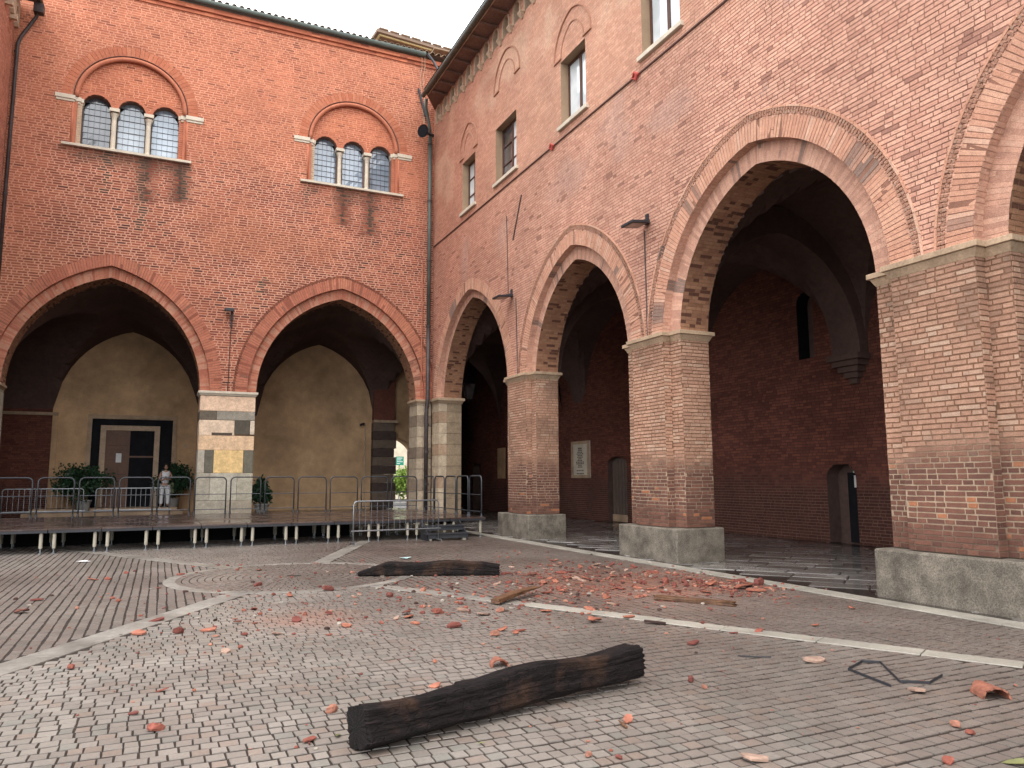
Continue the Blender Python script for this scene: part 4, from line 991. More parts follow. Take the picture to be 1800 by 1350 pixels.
# wall above the gate arch
gc, gz, gr = 9.85, 2.25, 1.35
pz = [(8.95, 0), (8.95, 9), (12.6, 9), (12.6, 0), (gc + gr, 0), (gc + gr, gz)] + [(gc + gr * cos(t), gz + gr * sin(t)) for t in np.linspace(0, pi, 20)][1:]
pts_hi = [(gc + gr * cos(t), gz + gr * sin(t)) for t in np.linspace(pi, 0, 24)]
F_ = frame(lambda u, z, d: (u, YBK + d, z))
bk.strip([F_(u, z, .04) for u, z in pts_hi], [F_(u, 9, .04) for u, z in pts_hi]); bk.add([F_(gc + gr, 0, .02), F_(12.6, 0, .02), F_(12.6, 9, .02), F_(gc + gr, 9, .02)], [(0, 1, 2, 3)])
bk.strip([F_(u, z, .02) for u, z in pts_hi], [F_(u, z, .9) for u, z in pts_hi]); bk.add([F_(gc + gr, 0, .02), F_(gc + gr, 0, .9), F_(gc + gr, gz, .9), F_(gc + gr, gz, .02)], [(0, 1, 2, 3)])
bk.build('back_wall', M_plasterA, WA)
ga = MB(); ga.strip([F_(gc + (gr + .02) * cos(t), gz + (gr + .02) * sin(t), -.04) for t in np.linspace(pi, 0, 24)], [F_(gc + (gr + .16) * cos(t), gz + (gr + .16) * sin(t), -.04) for t in np.linspace(pi, 0, 24)]); ga.strip([F_(gc + (gr + .02) * cos(t), gz + (gr + .02) * sin(t), -.04) for t in np.linspace(pi, 0, 24)], [F_(gc + (gr + .02) * cos(t), gz + (gr + .02) * sin(t), .03) for t in np.linspace(pi, 0, 24)])
ga.build('gate_arch_trim', M_plasterA, WA)
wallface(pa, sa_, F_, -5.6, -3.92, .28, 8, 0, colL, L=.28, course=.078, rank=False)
MB().box(-5.7, -3.72, YBK - .1, YBK + .02, 4.2, 4.32).build('string_moulding', M_impost, WA)
MB().box(-3.90, -3.72, YBK - .05, YBK + .02, .28, 4.2).build('corner_pilaster', M_plasterA, WA)
for i in range(10): block('stone_block', WA, A(*((104, 88, 76) if i % 2 else (72, 58, 52)), 1.0), 8.93 , 8.93 + 1.11 - (.0 if i % 3 else .1), YBK - .35, YBK + .015, .28 + i * .395, .28 + i * .395 + .388)
MB().box(8.95, 10.1, YBK - .40, YBK + .01, 4.24, 4.36).build('impost', M_impost, WA)
bb = MB(); bb.box(8.96, 9.95, YBK - .3, YBK + .01, 4.37, 8.5); bb.build('brick_pier_top', mat('dark_brick_render', A(110, 66, 54, 1.0), .9, grain=12, gamt=.3), WA)
vault('vault', FX2 := frame(lambda u, z, v: (u, v, z)), [(-1.70, 3.0, 3.95, -1.25, 2.6, 3.35, -4.75, 2.05), (5.82, 3.05, 3.95, 6.42, 2.6, 3.35, 2.05, 9.35), (12.4, 3.0, 3.6, 12.4, 3.0, 3.6, 9.35, 15.5), (-9.2, 2.95, 3.6, -9.0, 2.6, 3.3, -12, -4.75)], YA + DWA, YBK, ZS - .2, 3.3, WA, M_vault)
# great door at the back: stepped frame, panelled leaf, dark opening
DR = MB()
for (a, b, z, w, d) in ((-2.68, .62, 4.28, .16, -.06), ):
    DR.box(a, a + w, YBK + d, YBK + .02, .55, z - w); DR.box(b - w, b, YBK + d, YBK + .02, .55, z - w); DR.box(a, b, YBK + d, YBK + .02, z - w, z)
dr = DR.build('great_door', M_impost, WA)
MB().box(-2.52, .46, YBK - .02, YBK + .019, .55, 4.11).build('door_recess', M_void, dr)
ifr = MB()
for (a, b, z, w) in ((-2.2, -.02, 3.85, .2),): ifr.box(a, a + w, YBK - .1, YBK - .021, .55, z - w); ifr.box(b - w, b, YBK - .1, YBK - .021, .55, z - w); ifr.box(a, b, YBK - .1, YBK - .021, z - w, z)
ifr.build('inner_frame', M_lime, dr)
MB().box(-2.0, -1.12, YBK - .07, YBK - .025, .56, 3.64).build('door_leaf', M_door, dr)
for j in range(5):
    for i in range(2): MB().box(-1.93 + i * .41, -1.93 + i * .41 + .33, YBK - .095, YBK - .071, .68 + j * .59, .68 + j * .59 + .46).build('door_panel', M_door, dr, bevel=.02)
MB().box(-1.6, -1.4, YBK - .105, YBK - .097, 2.35, 2.72).build('notice', M_paper, dr)
MB().box(-1.12, -.24, YBK - .06, YBK - .03, 2.55, 2.62).build('transom_bar', M_door, dr)
MB().box(.88, 1.04, YBK - .02, YBK + .0, 3.0, 3.12).build('wall_sensor', M_lime, WA)
stp = MB(); stp.box(-4.5, .95, YBK - 1.9, YBK + .01, .28, .42); stp.box(-4.3, .75, YBK - 1.5, YBK + .01, .42, .56); stp.build('door_steps', M_impost, WA, bevel=.01)
pa.finish('brick', 'bricks', M_brick, WA, 300); va.finish('voussoir', 'voussoirs', M_brick, WA, 300); sa_.build('mortar_face', M_brick, WA)

# ------------------------------------------------------------------ wing C: edge of the left wing (top left of the picture)
WC = empty('palace_wing', (XC, 24, 0), label='brick wing at the top left corner, only its pale eaves arches and dark eave showing', category='building')
pc, sc_ = Pool(), Quads()
wallface(pc, sc_, FC, 17.0, YA - .002, 9.0, 16.9, 0, colA, lambda z: [], course=.086, L=.30, joint=.033, depth=.003, ch=.0015, rank=False); pc.finish('brick', 'bricks', M_brick, WC, 0); sc_.build('mortar_face', M_brick, WC)
cw = MB(); cw.box(XC - .9, XC - .02, 17, YA - .01, 4.6, 16.9); cw.build('wall', M_vault, WC)
y = 26.9
while y > 20:
    r = .2; zc = 16.35; poly = [(y - .4, 16.05), (y - .28, 16.05), (y - .2, 16.15)] + [(y + r * cos(t), zc + .22 * sin(t)) for t in np.linspace(pi, 0, 9)] + [(y + .2, 16.15), (y + .28, 16.05), (y + .4, 16.05)]
    me = MB(); f = [FC(u, z, -.12) for u, z in poly]; g = [FC(u, z, .0) for u, z in poly]; me.strip(f, [FC(u, 16.9, -.12) for u, z in poly]); me.strip(f, g)
    ca_ = me.build('corbel_arch', M_lime, WC); MB().box(XC, XC + .2, y - .47, y - .33, 15.9, 16.06).build('corbel_stone', M_lime, ca_); y -= .8
MB().box(XC, XC + .62, 17, YA - .3, 16.9, 17.0).build('eave', M_eave, WC)
MB().tube([(XC + .68, 17, 16.98), (XC + .68, YA - .25, 16.98)], .09, 10).build('gutter', M_copper, WC, smooth=True)
dp = MB(); dp.tube([(-4.2, YA - .3, 17.0), (-4.22, YA - .28, 16.65), (-4.28, YA - .2, 16.45), (-4.66, YA - .1, 15.75), (-4.74, YA - .08, 15.5), (-4.76, YA - .08, 4.7)], .055, 10)
o = dp.build('downpipe', M_pipe, smooth=True, label='dark downpipe with a bent neck in the far left corner of the back facade', category='pipe')
dp = MB(); dp.box(-4.34, -4.06, YA - .42, YA - .16, 16.55, 16.85); dp.build('rainwater_head', M_pipe, o)
for z in (15.2, 12.8, 10.5): MB().lathe([(.068, 0), (.068, .05)], (-4.75, YA - .08, z), 10).build('pipe_band', M_dark, o)

# ------------------------------------------------------------------ tower and roofs beyond, street seen through the gate
O = np.array([8.38, 33.0, 0]); ua = np.array([cos(radians(4.7)), sin(radians(4.7)), 0]); va_ = np.array([-ua[1], ua[0], 0]); ZT = 22.72
TW = empty('rooftop_house', tuple(O + np.array([3, 2, 18])), label='small raised house with overhanging flat eave and cream gutter line above the back wing roof', category='building')
def lbox(u0, u1, v0, v1, z0, z1):
    c = O + ua * (u0 + u1) / 2 + va_ * (v0 + v1) / 2 + np.array([0, 0, (z0 + z1) / 2]); return MB().obox(c, ua * (u1 - u0) / 2, va_ * (v1 - v0) / 2, np.array([0, 0, (z1 - z0) / 2]))
lbox(.75, 9, .75, 7, 17.9, ZT - .12).build('wall', mat('far_orange_plaster', A(226, 172, 132), .9, grain=5, gamt=.1), TW)
lbox(0, 10, 0, 8, ZT - .10, ZT + .06).build('eave', mat('pale_eave', A(150, 128, 116), .9, grain=14, gamt=.2), TW)
lbox(.16, 9.8, .16, .24, ZT - .16, ZT - .101).build('gutter_line', mat('cream_cornice', A(232, 214, 168), .9), TW); lbox(.16, .24, .24, 7.8, ZT - .16, ZT - .101).build('gutter_line', bpy.data.materials['cream_cornice'], TW)
MB().tube([tuple(O + ua * 2.7 + va_ * .7 + np.array([0, 0, 18.5])), tuple(O + ua * 2.7 + va_ * .7 + np.array([0, 0, ZT - .5])), tuple(O + ua * 2.6 + va_ * .2 + np.array([0, 0, ZT - .15]))], .045, 6).build('downpipe', M_lime, TW)
for i in range(18): lbox(.1 + i * .55, .55 + i * .55, -.05, .3, ZT + .062, ZT + .12).build('roof_tile', M_roof, TW)
RB = empty('roof_building', (12, 33, 0), label='low tiled roof with brick gable end wedged in the corner behind the two wings', category='building')
MB().box(10.2, 13.6, 29.5, 32.2, 18.3, 20.0).build('wall', M_terra, RB); t = MB(); t.add([(9.9, 29.1, 20.08), (13.9, 29.1, 20.08), (13.9, 32.6, 20.5), (9.9, 32.6, 20.5)], [(0, 1, 2, 3)]); t.box(9.9, 13.9, 29.1, 32.2, 20.0, 20.07); t.build('roof', M_roof, RB)
SH = empty('street_house', (18, 60, 0), label='pale street house seen bright through the gate arch behind the tree', category='building')
MB().box(4, 40, 60, 66, 0, 12).build('wall', M_street, SH)
for k in range(6): 
    f = MB().box(14 + k * 2.6, 15.1 + k * 2.6, 59.93, 59.99, 6.0, 7.9).build('window', M_glassC, SH); MB().box(13.9 + k * 2.6, 15.2 + k * 2.6, 59.9, 60, 5.85, 5.98).build('sill', M_lime, f)
SG = MB().box(15.70, 16.27, 54.0, 54.1, 2.62, 3.25).build('street_sign', M_green, label='green rectangular sign with white lines seen through the gate arch', category='sign')
for k, (w, h) in enumerate(((.9, .12), (.7, .1), (.95, .1), (.5, .1))): MB().box(15.76, 15.76 + w * .45, 53.985, 53.998, 3.11 - k * .13, 3.11 - k * .13 + h * .45).build('sign_line', M_white, SG)
MB().tube([(15.98, 54.15, 0), (15.98, 54.15, 3.2)], .05, 8).build('sign_post', M_steel, SG)

# ------------------------------------------------------------------ foliage
def leaves(n, centre, rad, size, seed, shape=1.0, clump=12):
    r = np.random.default_rng(seed); d = r.normal(size=(clump, 3)); d /= np.linalg.norm(d, axis=1)[:, None]
    cc = np.array(centre) + d * np.array(rad) * r.uniform(.3, .85, (clump, 1)); k = r.integers(0, clump, n)
    p = r.normal(size=(n, 3)); p /= np.linalg.norm(p, axis=1)[:, None]; P = cc[k] + p * np.array(rad) * r.uniform(.15, .5, (n, 1))
    a = r.normal(size=(n, 3)); a[:, 2] -= .3; a /= np.linalg.norm(a, axis=1)[:, None]; b = np.cross(a, r.normal(size=(n, 3))); b /= np.linalg.norm(b, axis=1)[:, None]
    s = size * r.uniform(.6, 1.3, (n, 1)); V = np.stack([P, P + a * s * .5 + b * s * .28, P + a * s, P + a * s * .5 - b * s * .28], 1)
    return V.reshape(-1, 3), np.arange(n * 4).reshape(n, 4)
def shrub(x, y, z, r, h, seed, label):
    t = empty('potted_shrub', (x, y, z), label=label, category='plant', group='potted shrubs beside the great door')
    V, F = leaves(2600, (x, y, z + .45 + h / 2), (r, r * .8, h / 2), .13, seed, clump=22); link('foliage', mesh_np('foliage', V, F), M_leaf, t)
    pt = MB(); pt.lathe([(0, 0), (.2, 0), (.27, .42), (.3, .42), (.3, .47), (.24, .47), (.22, .42), (0, .42)], (x, y, z), 16); pt.build('pot', M_pot, t)
    MB().tube([(x, y, z + .4), (x + .03, y, z + .8), (x, y, z + 1.1)], .03, 6).build('stem', M_bark, t)
shrub(-2.55, 33.3, .42, .98, 1.55, 3, 'large dark round shrub in a pot left of the great door')
shrub(.55, 34.1, .42, .80, 1.5, 4, 'dark potted shrub right of the great door behind the person')
shrub(3.55, 29.9, .28, .42, 1.0, 5, 'dark shrub half hidden behind the stone-block pier')
tr = empty('street_tree', (15.2, 50, 0), label='bright yellow-green tree outside the gate arch', category='tree')
V, F = leaves(5000, (15.6, 50, 1.45), (2.0, 1.5, 1.05), .22, 9, clump=40); link('crown', mesh_np('crown', V, F), M_leaf2, tr); MB().tube([(15.6, 50, 0), (15.7, 50, .8), (15.6, 50, 1.8)], [.14, .11, .06], 8).build('trunk', M_bark, tr)

# ------------------------------------------------------------------ stage with its legs, rails and stair
ZD = .56; SX1, SY0, SY1, MOD = 8.5, 20.15, 26.4, 1.07
ST = empty('stage', (2, 20.2, 0), label='long low stage of wet brown boards on pale tube legs before the back arcade', category='stage')
dy = (SY1 - SY0) / 3
for i in range(15):
    for j in range(3):
        x1 = SX1 - MOD * i; o = MB().box(x1 - MOD + .004, x1 - .004, SY0 + j * dy + .004, SY0 + (j + 1) * dy - .004, ZD - .04, ZD + RNG.uniform(-.002, .002)).build('deck_board', M_deck, ST, bevel=.004)
        fr = MB(); fr.box(x1 - MOD + .01, x1 - .01, SY0 + j * dy + .008, SY0 + j * dy + .05, ZD - .095, ZD - .041); fr.box(x1 - MOD + .01, x1 - MOD + .05, SY0 + j * dy + .051, SY0 + (j + 1) * dy - .01, ZD - .095, ZD - .041); fr.build('deck_frame', M_dark, o)
        for lx in (x1 - .13, x1 - MOD + .13):
            for ly in (SY0 + j * dy + .08, SY0 + (j + 1) * dy - .12):
                if ly > 24.5: continue
                lg = MB(); lg.lathe([(0, .12), (.038, .12), (.038, .43), (.03, .45), (.028, .47), (0, .47)], (lx, ly, 0), 10); lo = lg.build('leg', M_leg, ST, smooth=False)
                ft = MB(); ft.lathe([(0, 0), (.045, 0), (.045, .012), (.016, .03), (.014, .13)], (lx, ly, 0), 8); ft.build('levelling_foot', M_steel, lo)
MB().box(-9, 5.15, 22.45, 22.47, .01, ZD - .1).build('under_stage_shade', mat('stage_shade_black', (.008, .008, .009), .95, .05, bump=0), ST)  # added black sheet standing in for the deep shade under the deck
def rail_template():
    r = MB(); w, h, c = .93, 1.16, .14
    P = [(-w / 2, 0, 0), (-w / 2, 0, h - c)] + [(-w / 2 + c - c * cos(t), 0, h - c + c * sin(t)) for t in np.linspace(0, pi / 2, 6)][1:] + [(w / 2 - c + c * sin(t), 0, h - c + c * cos(t)) for t in np.linspace(0, pi / 2, 6)] + [(w / 2, 0, 0)]
    root = empty('guard_rail', (0, 0, 0)); r.tube(P, .021, 8); o = r.build('rail_hoop', M_rail, root, smooth=True)
    MB().tube([(-w / 2, 0, .62), (w / 2, 0, .62)], .014, 6).build('cross_bar', M_rail, root); MB().tube([(-w / 2, 0, .14), (w / 2, 0, .14)], .014, 6).build('cross_bar', M_rail, root)
    for s in (-1, 1): MB().lathe([(0, -.01), (.04, -.01), (.04, .02), (.026, .03), (.026, .09), (0, .09)], (s * w / 2, 0, 0), 8).build('rail_foot', M_rail, root)
    return root
def copy_thing(root, loc, rz, **pr):
    r = root.copy(); COL.objects.link(r); r.location = loc; r.rotation_euler = (0, 0, rz)
    for k, v in pr.items(): r[k] = v
    for ch in root.children:
        c = ch.copy(); COL.objects.link(c); c.parent = r
        for g in ch.children: d = g.copy(); COL.objects.link(d); d.parent = c
    return r
rt = rail_template(); first = True
spots = [(SX1 - MOD * (i + .5), SY1 - .06, 0) for i in range(13)] + [(SX1 - .06, SY0 + .1 + 1.05 * (i + .5), pi / 2) for i in range(5)]
for i, (x, y, rz) in enumerate(spots):
    back = i < 13
    lab = 'rounded grey guard rail hoop in the row along the back edge of the stage' if back else 'rounded grey guard rail hoop on the right-hand end of the stage'
    ORD = ['last', 'second', 'third', 'fourth', 'fifth', 'sixth', 'seventh', 'eighth', 'ninth', 'tenth', 'eleventh', 'twelfth', 'thirteenth']
    if back and i: lab = ORD[i] + ' guard rail hoop from the right end of the stage back row'
    if i > 13: lab = ORD[i - 13] + ' rounded guard rail hoop from the front on the right-hand end of the stage'
    if back and i == 0: lab = 'last rounded guard rail hoop at the right end of the back row on the stage'
    if i == 13: lab = 'frontmost rounded guard rail hoop at the right-hand front corner of the stage'
    pr = dict(label=lab, category='railing', group='guard rails round the stage')
    if first:
        rt.location = (x, y, ZD); rt.rotation_euler = (0, 0, rz); [rt.__setitem__(k, v) for k, v in pr.items()]; first = False
    else: copy_thing(rt, (x, y, ZD), rz, **pr)
stt = empty('stage_stair', (7.1, 19.9, 0), label='small dark two-step stair leading up to the front of the stage near its right end', category='stair')
for k, (y0, z) in enumerate(((19.45, .19), (19.75, .38))):
    MB().box(6.5, 7.75, y0, y0 + .32, z - .035, z).build('tread', M_dark, stt, bevel=.004)
    MB().box(6.56, 7.69, y0 + .03, y0 + .06, z - .13, z - .036).build('riser_bar', M_rail, stt)
for x in (6.56, 7.66): MB().add([(x, 19.45, 0), (x + .03, 19.45, 0), (x + .03, 20.12, 0), (x, 20.12, 0), (x, 19.45, .15), (x + .03, 19.45, .15), (x + .03, 20.12, .52), (x, 20.12, .52)], [(3, 2, 1, 0), (4, 5, 6, 7), (0, 1, 5, 4), (1, 2, 6, 5), (2, 3, 7, 6), (3, 0, 4, 7)]).build('stringer', M_dark, stt)
for x in (6.62, 7.6): MB().box(x - .05, x + .05, 19.5, 19.6, 0, .12).build('foot_block', M_leg, stt)
# crowd barriers
def barrier_template():
    root = empty('crowd_barrier', (0, 0, 0)); w, h = 2.3, 1.08
    P = [(-w / 2, 0, .0), (-w / 2, 0, h - .08), (-w / 2 + .03, 0, h - .02), (-w / 2 + .09, 0, h), (w / 2 - .09, 0, h), (w / 2 - .03, 0, h - .02), (w / 2, 0, h - .08), (w / 2, 0, 0)]
    MB().tube(P, .019, 8).build('frame', M_steel, root, smooth=True); MB().tube([(-w / 2 - .06, 0, .34), (w / 2 + .06, 0, .34)], .019, 8).build('lower_bar', M_steel, root)
    for i in range(14):
        x = -w / 2 + (i + 1) * w / 15; MB().tube([(x, 0, .35), (x, 0, h - .01)], .006, 5).build('upright', M_steel, root)
    for s in (-1, 1): MB().tube([(s * w / 2, -.26, .0), (s * w / 2, -.2, .05), (s * w / 2, .2, .05), (s * w / 2, .26, 0)], .016, 6).build('foot', M_steel, root)
    return root
bt = barrier_template(); bt.location = (5.66, 19.30, 0); bt.rotation_euler = (0, 0, radians(3)); bt['label'] = 'galvanised crowd barrier standing on the cobbles in front of the stage stair'; bt['category'] = 'barrier'; bt['group'] = 'crowd barriers'
for x, y, rz, lab in ((-3.4, 29.4, 2, 'crowd barrier inside the back arcade at the left end'), (-.75, 29.6, -3, 'crowd barrier inside the back arcade in front of the great door')):
    copy_thing(bt, (x, y, .28), radians(rz), label=lab, category='barrier', group='crowd barriers')

# ------------------------------------------------------------------ things fixed to the walls
def floodlight(x, y, z, face, label):      # face 'B' hangs off the right wall, 'A' off the back wall
    t = empty('floodlight', (x, y, z), label=label, category='lamp', group='floodlights on the arcade walls')
    f = (lambda a, b, c: (XB - a, y + b, z + c)) if face == 'B' else (lambda a, b, c: (x + b, YA - a, z + c))
    def bx(a0, a1, b0, b1, c0, c1, tilt=0):
        v = [f(a, b, c - tilt * a) for c in (c0, c1) for a, b in ((a0, b0), (a1, b0), (a1, b1), (a0, b1))]
        return MB().add(v, [(3, 2, 1, 0), (4, 5, 6, 7), (0, 1, 5, 4), (1, 2, 6, 5), (2, 3, 7, 6), (3, 0, 4, 7)])
    if face == 'B':
        h = bx(.13, .56, -.22, .22, -.03, .03, .12).build('housing', M_dark, t, bevel=.01); bx(.17, .52, -.17, .17, -.036, -.031, .12).build('lens', mat('lamp_lens', A(128, 112, 104, 1), .25, .5, bump=0) if 'lamp_lens' not in bpy.data.materials else bpy.data.materials['lamp_lens'], h)
        bx(.0, .14, -.07, .07, .0, .07).build('driver_box', M_dark, t); bx(0, .05, -.04, .04, .03, .22).build('bracket', M_dark, t); bx(.1, .2, -.02, .02, .02, .06).build('arm', M_dark, t)
    else:
        h = bx(.08, .40, -.17, .13, -.05, .05, .1).build('housing', M_dark, t, bevel=.01); bx(.12, .38, -.12, .1, -.056, -.051, .1).build('lens', bpy.data.materials['lamp_lens'], h)
        bx(0, .1, .05, .12, -.35, .02).build('bracket', M_dark, t); bx(0, .05, .06, .11, -.58, -.35).build('cable_box', M_dark, t)
    return t
floodlight(8.9, 13.05, 7.05, 'B', 'dark floodlight on the right wall between the two nearest arches in view')
floodlight(8.9, 20.0, 7.0, 'B', 'dark floodlight on the right wall between the corner arch and the middle arch')
floodlight(1.95, YA, 7.42, 'A', 'small dark floodlight on the back wall above the stone-block pier')
def cable(path, r, label, m_=M_pipe):
    o = MB().tube(path, r, 5).build('wall_cable', m_); o['label'] = label; o['category'] = 'cable'; return o
cable([(XB - .02, 13.18, 6.95), (XB - .02, 13.16, 4.62)], .014, 'thin brown cable dropping from the nearest floodlight to the pier')
cable([(XB - .02, 19.72, 6.9), (XB - .02, 19.62, 4.62)], .014, 'thin brown cable dropping from the floodlight beside the corner arch')
cable([(XB - .02, 20.35, 9.6), (XB - .02, 20.25, 7.1)], .012, 'thin dark cable rising up the wall above the second floodlight')
cable([(XB - .02, 19.3, 9.9), (XB - .02, 19.9, 8.7)], .02, 'short slanting dark crack-like cable on the pink wall')
cable([(2.02, YA - .02, 7.0), (2.0, YA - .02, 4.62)], .013, 'thin red-brown cable under the floodlight on the back wall')
o = MB().tube([(9.06, 27.06, 15.1), (9.06, 27.06, 7.35)], .075, 12).build('corner_downpipe', M_copper, smooth=True)
o['label'] = 'tall downpipe in the corner of the two wings, green above and dark brown below'; o['category'] = 'pipe'
MB().tube([(9.06, 27.06, 7.35), (9.04, 27.02, 4.6), (8.98, 26.98, 4.2), (8.98, 26.98, .3)], .078, 12).build('lower_pipe', M_pipe, o, smooth=True)
MB().tube([(8.7, 26.5, 16.2), (8.75, 26.7, 15.95), (9.0, 27.0, 15.4), (9.06, 27.06, 15.05)], .06, 10).build('swan_neck', M_copper, o, smooth=True)
for z in (1.4, 2.6, 3.6, 5.0, 7.35, 9.9, 12.3, 14.6): MB().lathe([(.095, 0), (.095, .07)], (9.0 if z < 4.3 else 9.06, 26.98 if z < 4.3 else 27.06, z), 10).build('pipe_band', M_pipe, o)
MB().tube([(8.86, 27.22, 9.9), (8.84, 27.22, 4.7)], .022, 6).build('conduit', M_terra, o)
hn = empty('horn_speaker', (8.9, 26.9, 15.0), label='dark horn loudspeaker with round mouth fixed beside the downpipe high in the corner', category='loudspeaker')
ax = np.array([-.80, -.58, -.12]); ax /= np.linalg.norm(ax); c0 = np.array([9.05, 27.0, 15.03])
pts = [c0 + ax * t for t in (0, .18, .26, .40, .50, .52)]; MB().tube(pts, [.05, .055, .07, .17, .25, .255], 18, cap=False).build('horn', M_dark, hn, smooth=True)
MB().tube([c0 + ax * .50, c0 + ax * .30], [.23, .05], 18).build('horn_mouth', M_void, hn); MB().tube([c0 - ax * .15, c0 + ax * .02], .075, 12).build('driver', M_dark, hn)
o = MB().tube([(8.60, YA - .08, 16.95), (8.92, YA - .08, 15.85)], .045, 6).build('metal_bar', M_dark); o['label'] = 'slanting dark metal bar fixed high on the back wall under the gutter end'; o['category'] = 'bracket'
o = MB().tube([(8.95, YA - .16, 18.45), (9.15, YA - .3, 18.1), (9.35, YA - .7, 17.3)], .05, 8).build('gutter_spout', M_dark); o['label'] = 'dark spout running from the back gutter down to the right wing eave'; o['category'] = 'pipe'
for k, x in enumerate((8.72, 8.84)):
    o = MB().tube([(x, YA - .12, 18.35), (x + .02, YA - .1, 17.9), (x - .05, YA - .05, 17.4), (x + .02, YA - .05, 16.9), (8.85 + .04 * k, YA - .05, 15.4)], .010, 5).build('loose_cable', M_lime); o['label'] = ('left' if k == 0 else 'right') + ' one of two thin pale cables hanging from the end of the back gutter'; o['category'] = 'cable'
lt = empty('hanging_lantern', (12, 30.35, 5.2), label='dark hanging lantern with glass sides inside the first arch by the corner', category='lantern')
lx, ly, lz = 12.0, 30.35, 5.05
MB().tube([(lx, ly, 7.9), (lx, ly, lz + 1.0)], .02, 6).build('chain', M_dark, lt)
lb = MB(); lb.add([(lx - .26, ly - .26, lz + .66), (lx + .26, ly - .26, lz + .66), (lx + .26, ly + .26, lz + .66), (lx - .26, ly + .26, lz + .66), (lx, ly, lz + 1.02)], [(0, 1, 4), (1, 2, 4), (2, 3, 4), (3, 0, 4), (3, 2, 1, 0)]); lb.build('hood', M_dark, lt)
bars = MB()
for a, b in ((-1, -1), (1, -1), (1, 1), (-1, 1)): bars.tube([(lx + a * .13, ly + b * .13, lz), (lx + a * .23, ly + b * .23, lz + .66)], .014, 5)
bars.box(lx - .14, lx + .14, ly - .14, ly + .14, lz - .03, lz); bars.tube([(lx, ly, lz - .14), (lx, ly, lz - .03)], .025, 6); bars.build('frame', M_dark, lt)
for a in (-1, 1):
    MB().add([(lx + a * .125, ly - .12, lz), (lx + a * .125, ly + .12, lz), (lx + a * .22, ly + .22, lz + .65), (lx + a * .22, ly - .22, lz + .65)], [(0, 1, 2, 3)]).build('lantern_glass', M_glassC, lt); MB().add([(lx - .12, ly + a * .125, lz), (lx + .12, ly + a * .125, lz), (lx + .22, ly + a * .22, lz + .65), (lx - .22, ly + a * .22, lz + .65)], [(0, 1, 2, 3)]).build('lantern_glass', M_glassC, lt)
sr = empty('wall_handrail', (15.2, 38, 3.8), label='two slanting dark bars on the arcade wall beneath the hanging lantern', category='bracket')
MB().tube([(15.25, 40.0, 4.95), (15.25, 38.0, 3.95)], .035, 6).build('bar', M_dark, sr); MB().tube([(15.25, 40.3, 4.7), (15.25, 38.2, 3.62)], .045, 6).build('bar', M_dark, sr)
wc = empty('wall_camera', (8.45, 34.6, 4.1), label='small security camera on a thin pole at the right edge of the ochre wall', category='camera')
MB().tube([(8.62, 34.82, .3), (8.62, 34.82, 4.15), (8.5, 34.7, 4.2)], .03, 6).build('pole', M_lime, wc); MB().tube([(8.5, 34.7, 4.17), (8.32, 34.45, 4.1)], .06, 8).build('camera_body', M_dark, wc)

# ------------------------------------------------------------------ person by the great door
def skinbody(name, joints, edges, radii, matl, parent, sub=1):
    me = bpy.data.meshes.new(name); me.from_pydata(joints, edges, []); o = link(name, me, None, parent)
    sk = o.modifiers.new('skin', 'SKIN'); sk.use_smooth_shade = True
    for i, r in enumerate(radii): me.skin_vertices[0].data[i].radius = (r, r) if np.isscalar(r) else r
    me.skin_vertices[0].data[0].use_root = True
    ss = o.modifiers.new('sub', 'SUBSURF'); ss.levels = sub; ss.render_levels = sub
    me.materials.append(matl); return o
M_skin = mat('skin', (0.42, 0.24, 0.17), .6, .3, grain=10, gamt=.05, bump=0); M_cloth = mat('white_cloth', (0.72, 0.71, 0.72), .9, .1, grain=25, gamt=.06, bump=.1); M_hair = mat('dark_hair', (0.012, 0.009, 0.008), .6); M_bag = mat('olive_bag', (0.12, 0.13, 0.07), .8); M_shoe = mat('dark_shoe', (0.03, 0.03, 0.03), .6)
PX, PY, PZ = .27, 33.75, .56
pn = empty('person', (PX, PY, PZ), label='person in white sleeveless top and white trousers holding a phone beside the great door', category='person')
j = [(0, 0, .93), (0, .01, 1.08), (0, .02, 1.26), (0, .015, 1.38), (0, .0, 1.45), (0, -.01, 1.50),            # 0 pelvis..5 neck
     (.10, 0, .88), (.115, -.02, .50), (.12, .02, .09), (.125, -.10, .03),                                        # right leg 6-9
     (-.10, 0, .88), (-.12, -.01, .50), (-.13, .03, .09), (-.14, -.09, .03),                                      # left leg 10-13
     (.17, .01, 1.36), (.235, .02, 1.12), (.12, -.17, 1.08), (.05, -.22, 1.12),                                   # arms
     (-.17, .01, 1.36), (-.235, .0, 1.12), (-.12, -.17, 1.06), (-.03, -.23, 1.10)]
j = [(PX + a, PY + b, PZ + c) for a, b, c in j]
e = [(0, 1), (1, 2), (2, 3), (3, 4), (4, 5), (0, 6), (6, 7), (7, 8), (8, 9), (0, 10), (10, 11), (11, 12), (12, 13), (3, 14), (14, 15), (15, 16), (16, 17), (3, 18), (18, 19), (19, 20), (20, 21)]
r = [(.125, .09), (.115, .08), (.13, .085), (.12, .07), .05, .048, .085, .055, .04, .03, .085, .055, .04, .03, .05, .04, .032, .024, .05, .04, .032, .024]
skinbody('body', j, e, r, M_skin, pn)
def P_(a, b, c): return (PX + a, PY + b, PZ + c)
hd = MB()
for i in range(9):
    pass
prof = [(.0, -.115), (.045, -.105), (.068, -.06), (.078, 0), (.08, .05), (.06, .10), (.0, .125)]
hd.lathe([(r_ * .98, z_) for r_, z_ in prof], P_(0, -.025, 1.615), 16); head = hd.build('head', M_skin, pn, smooth=True)
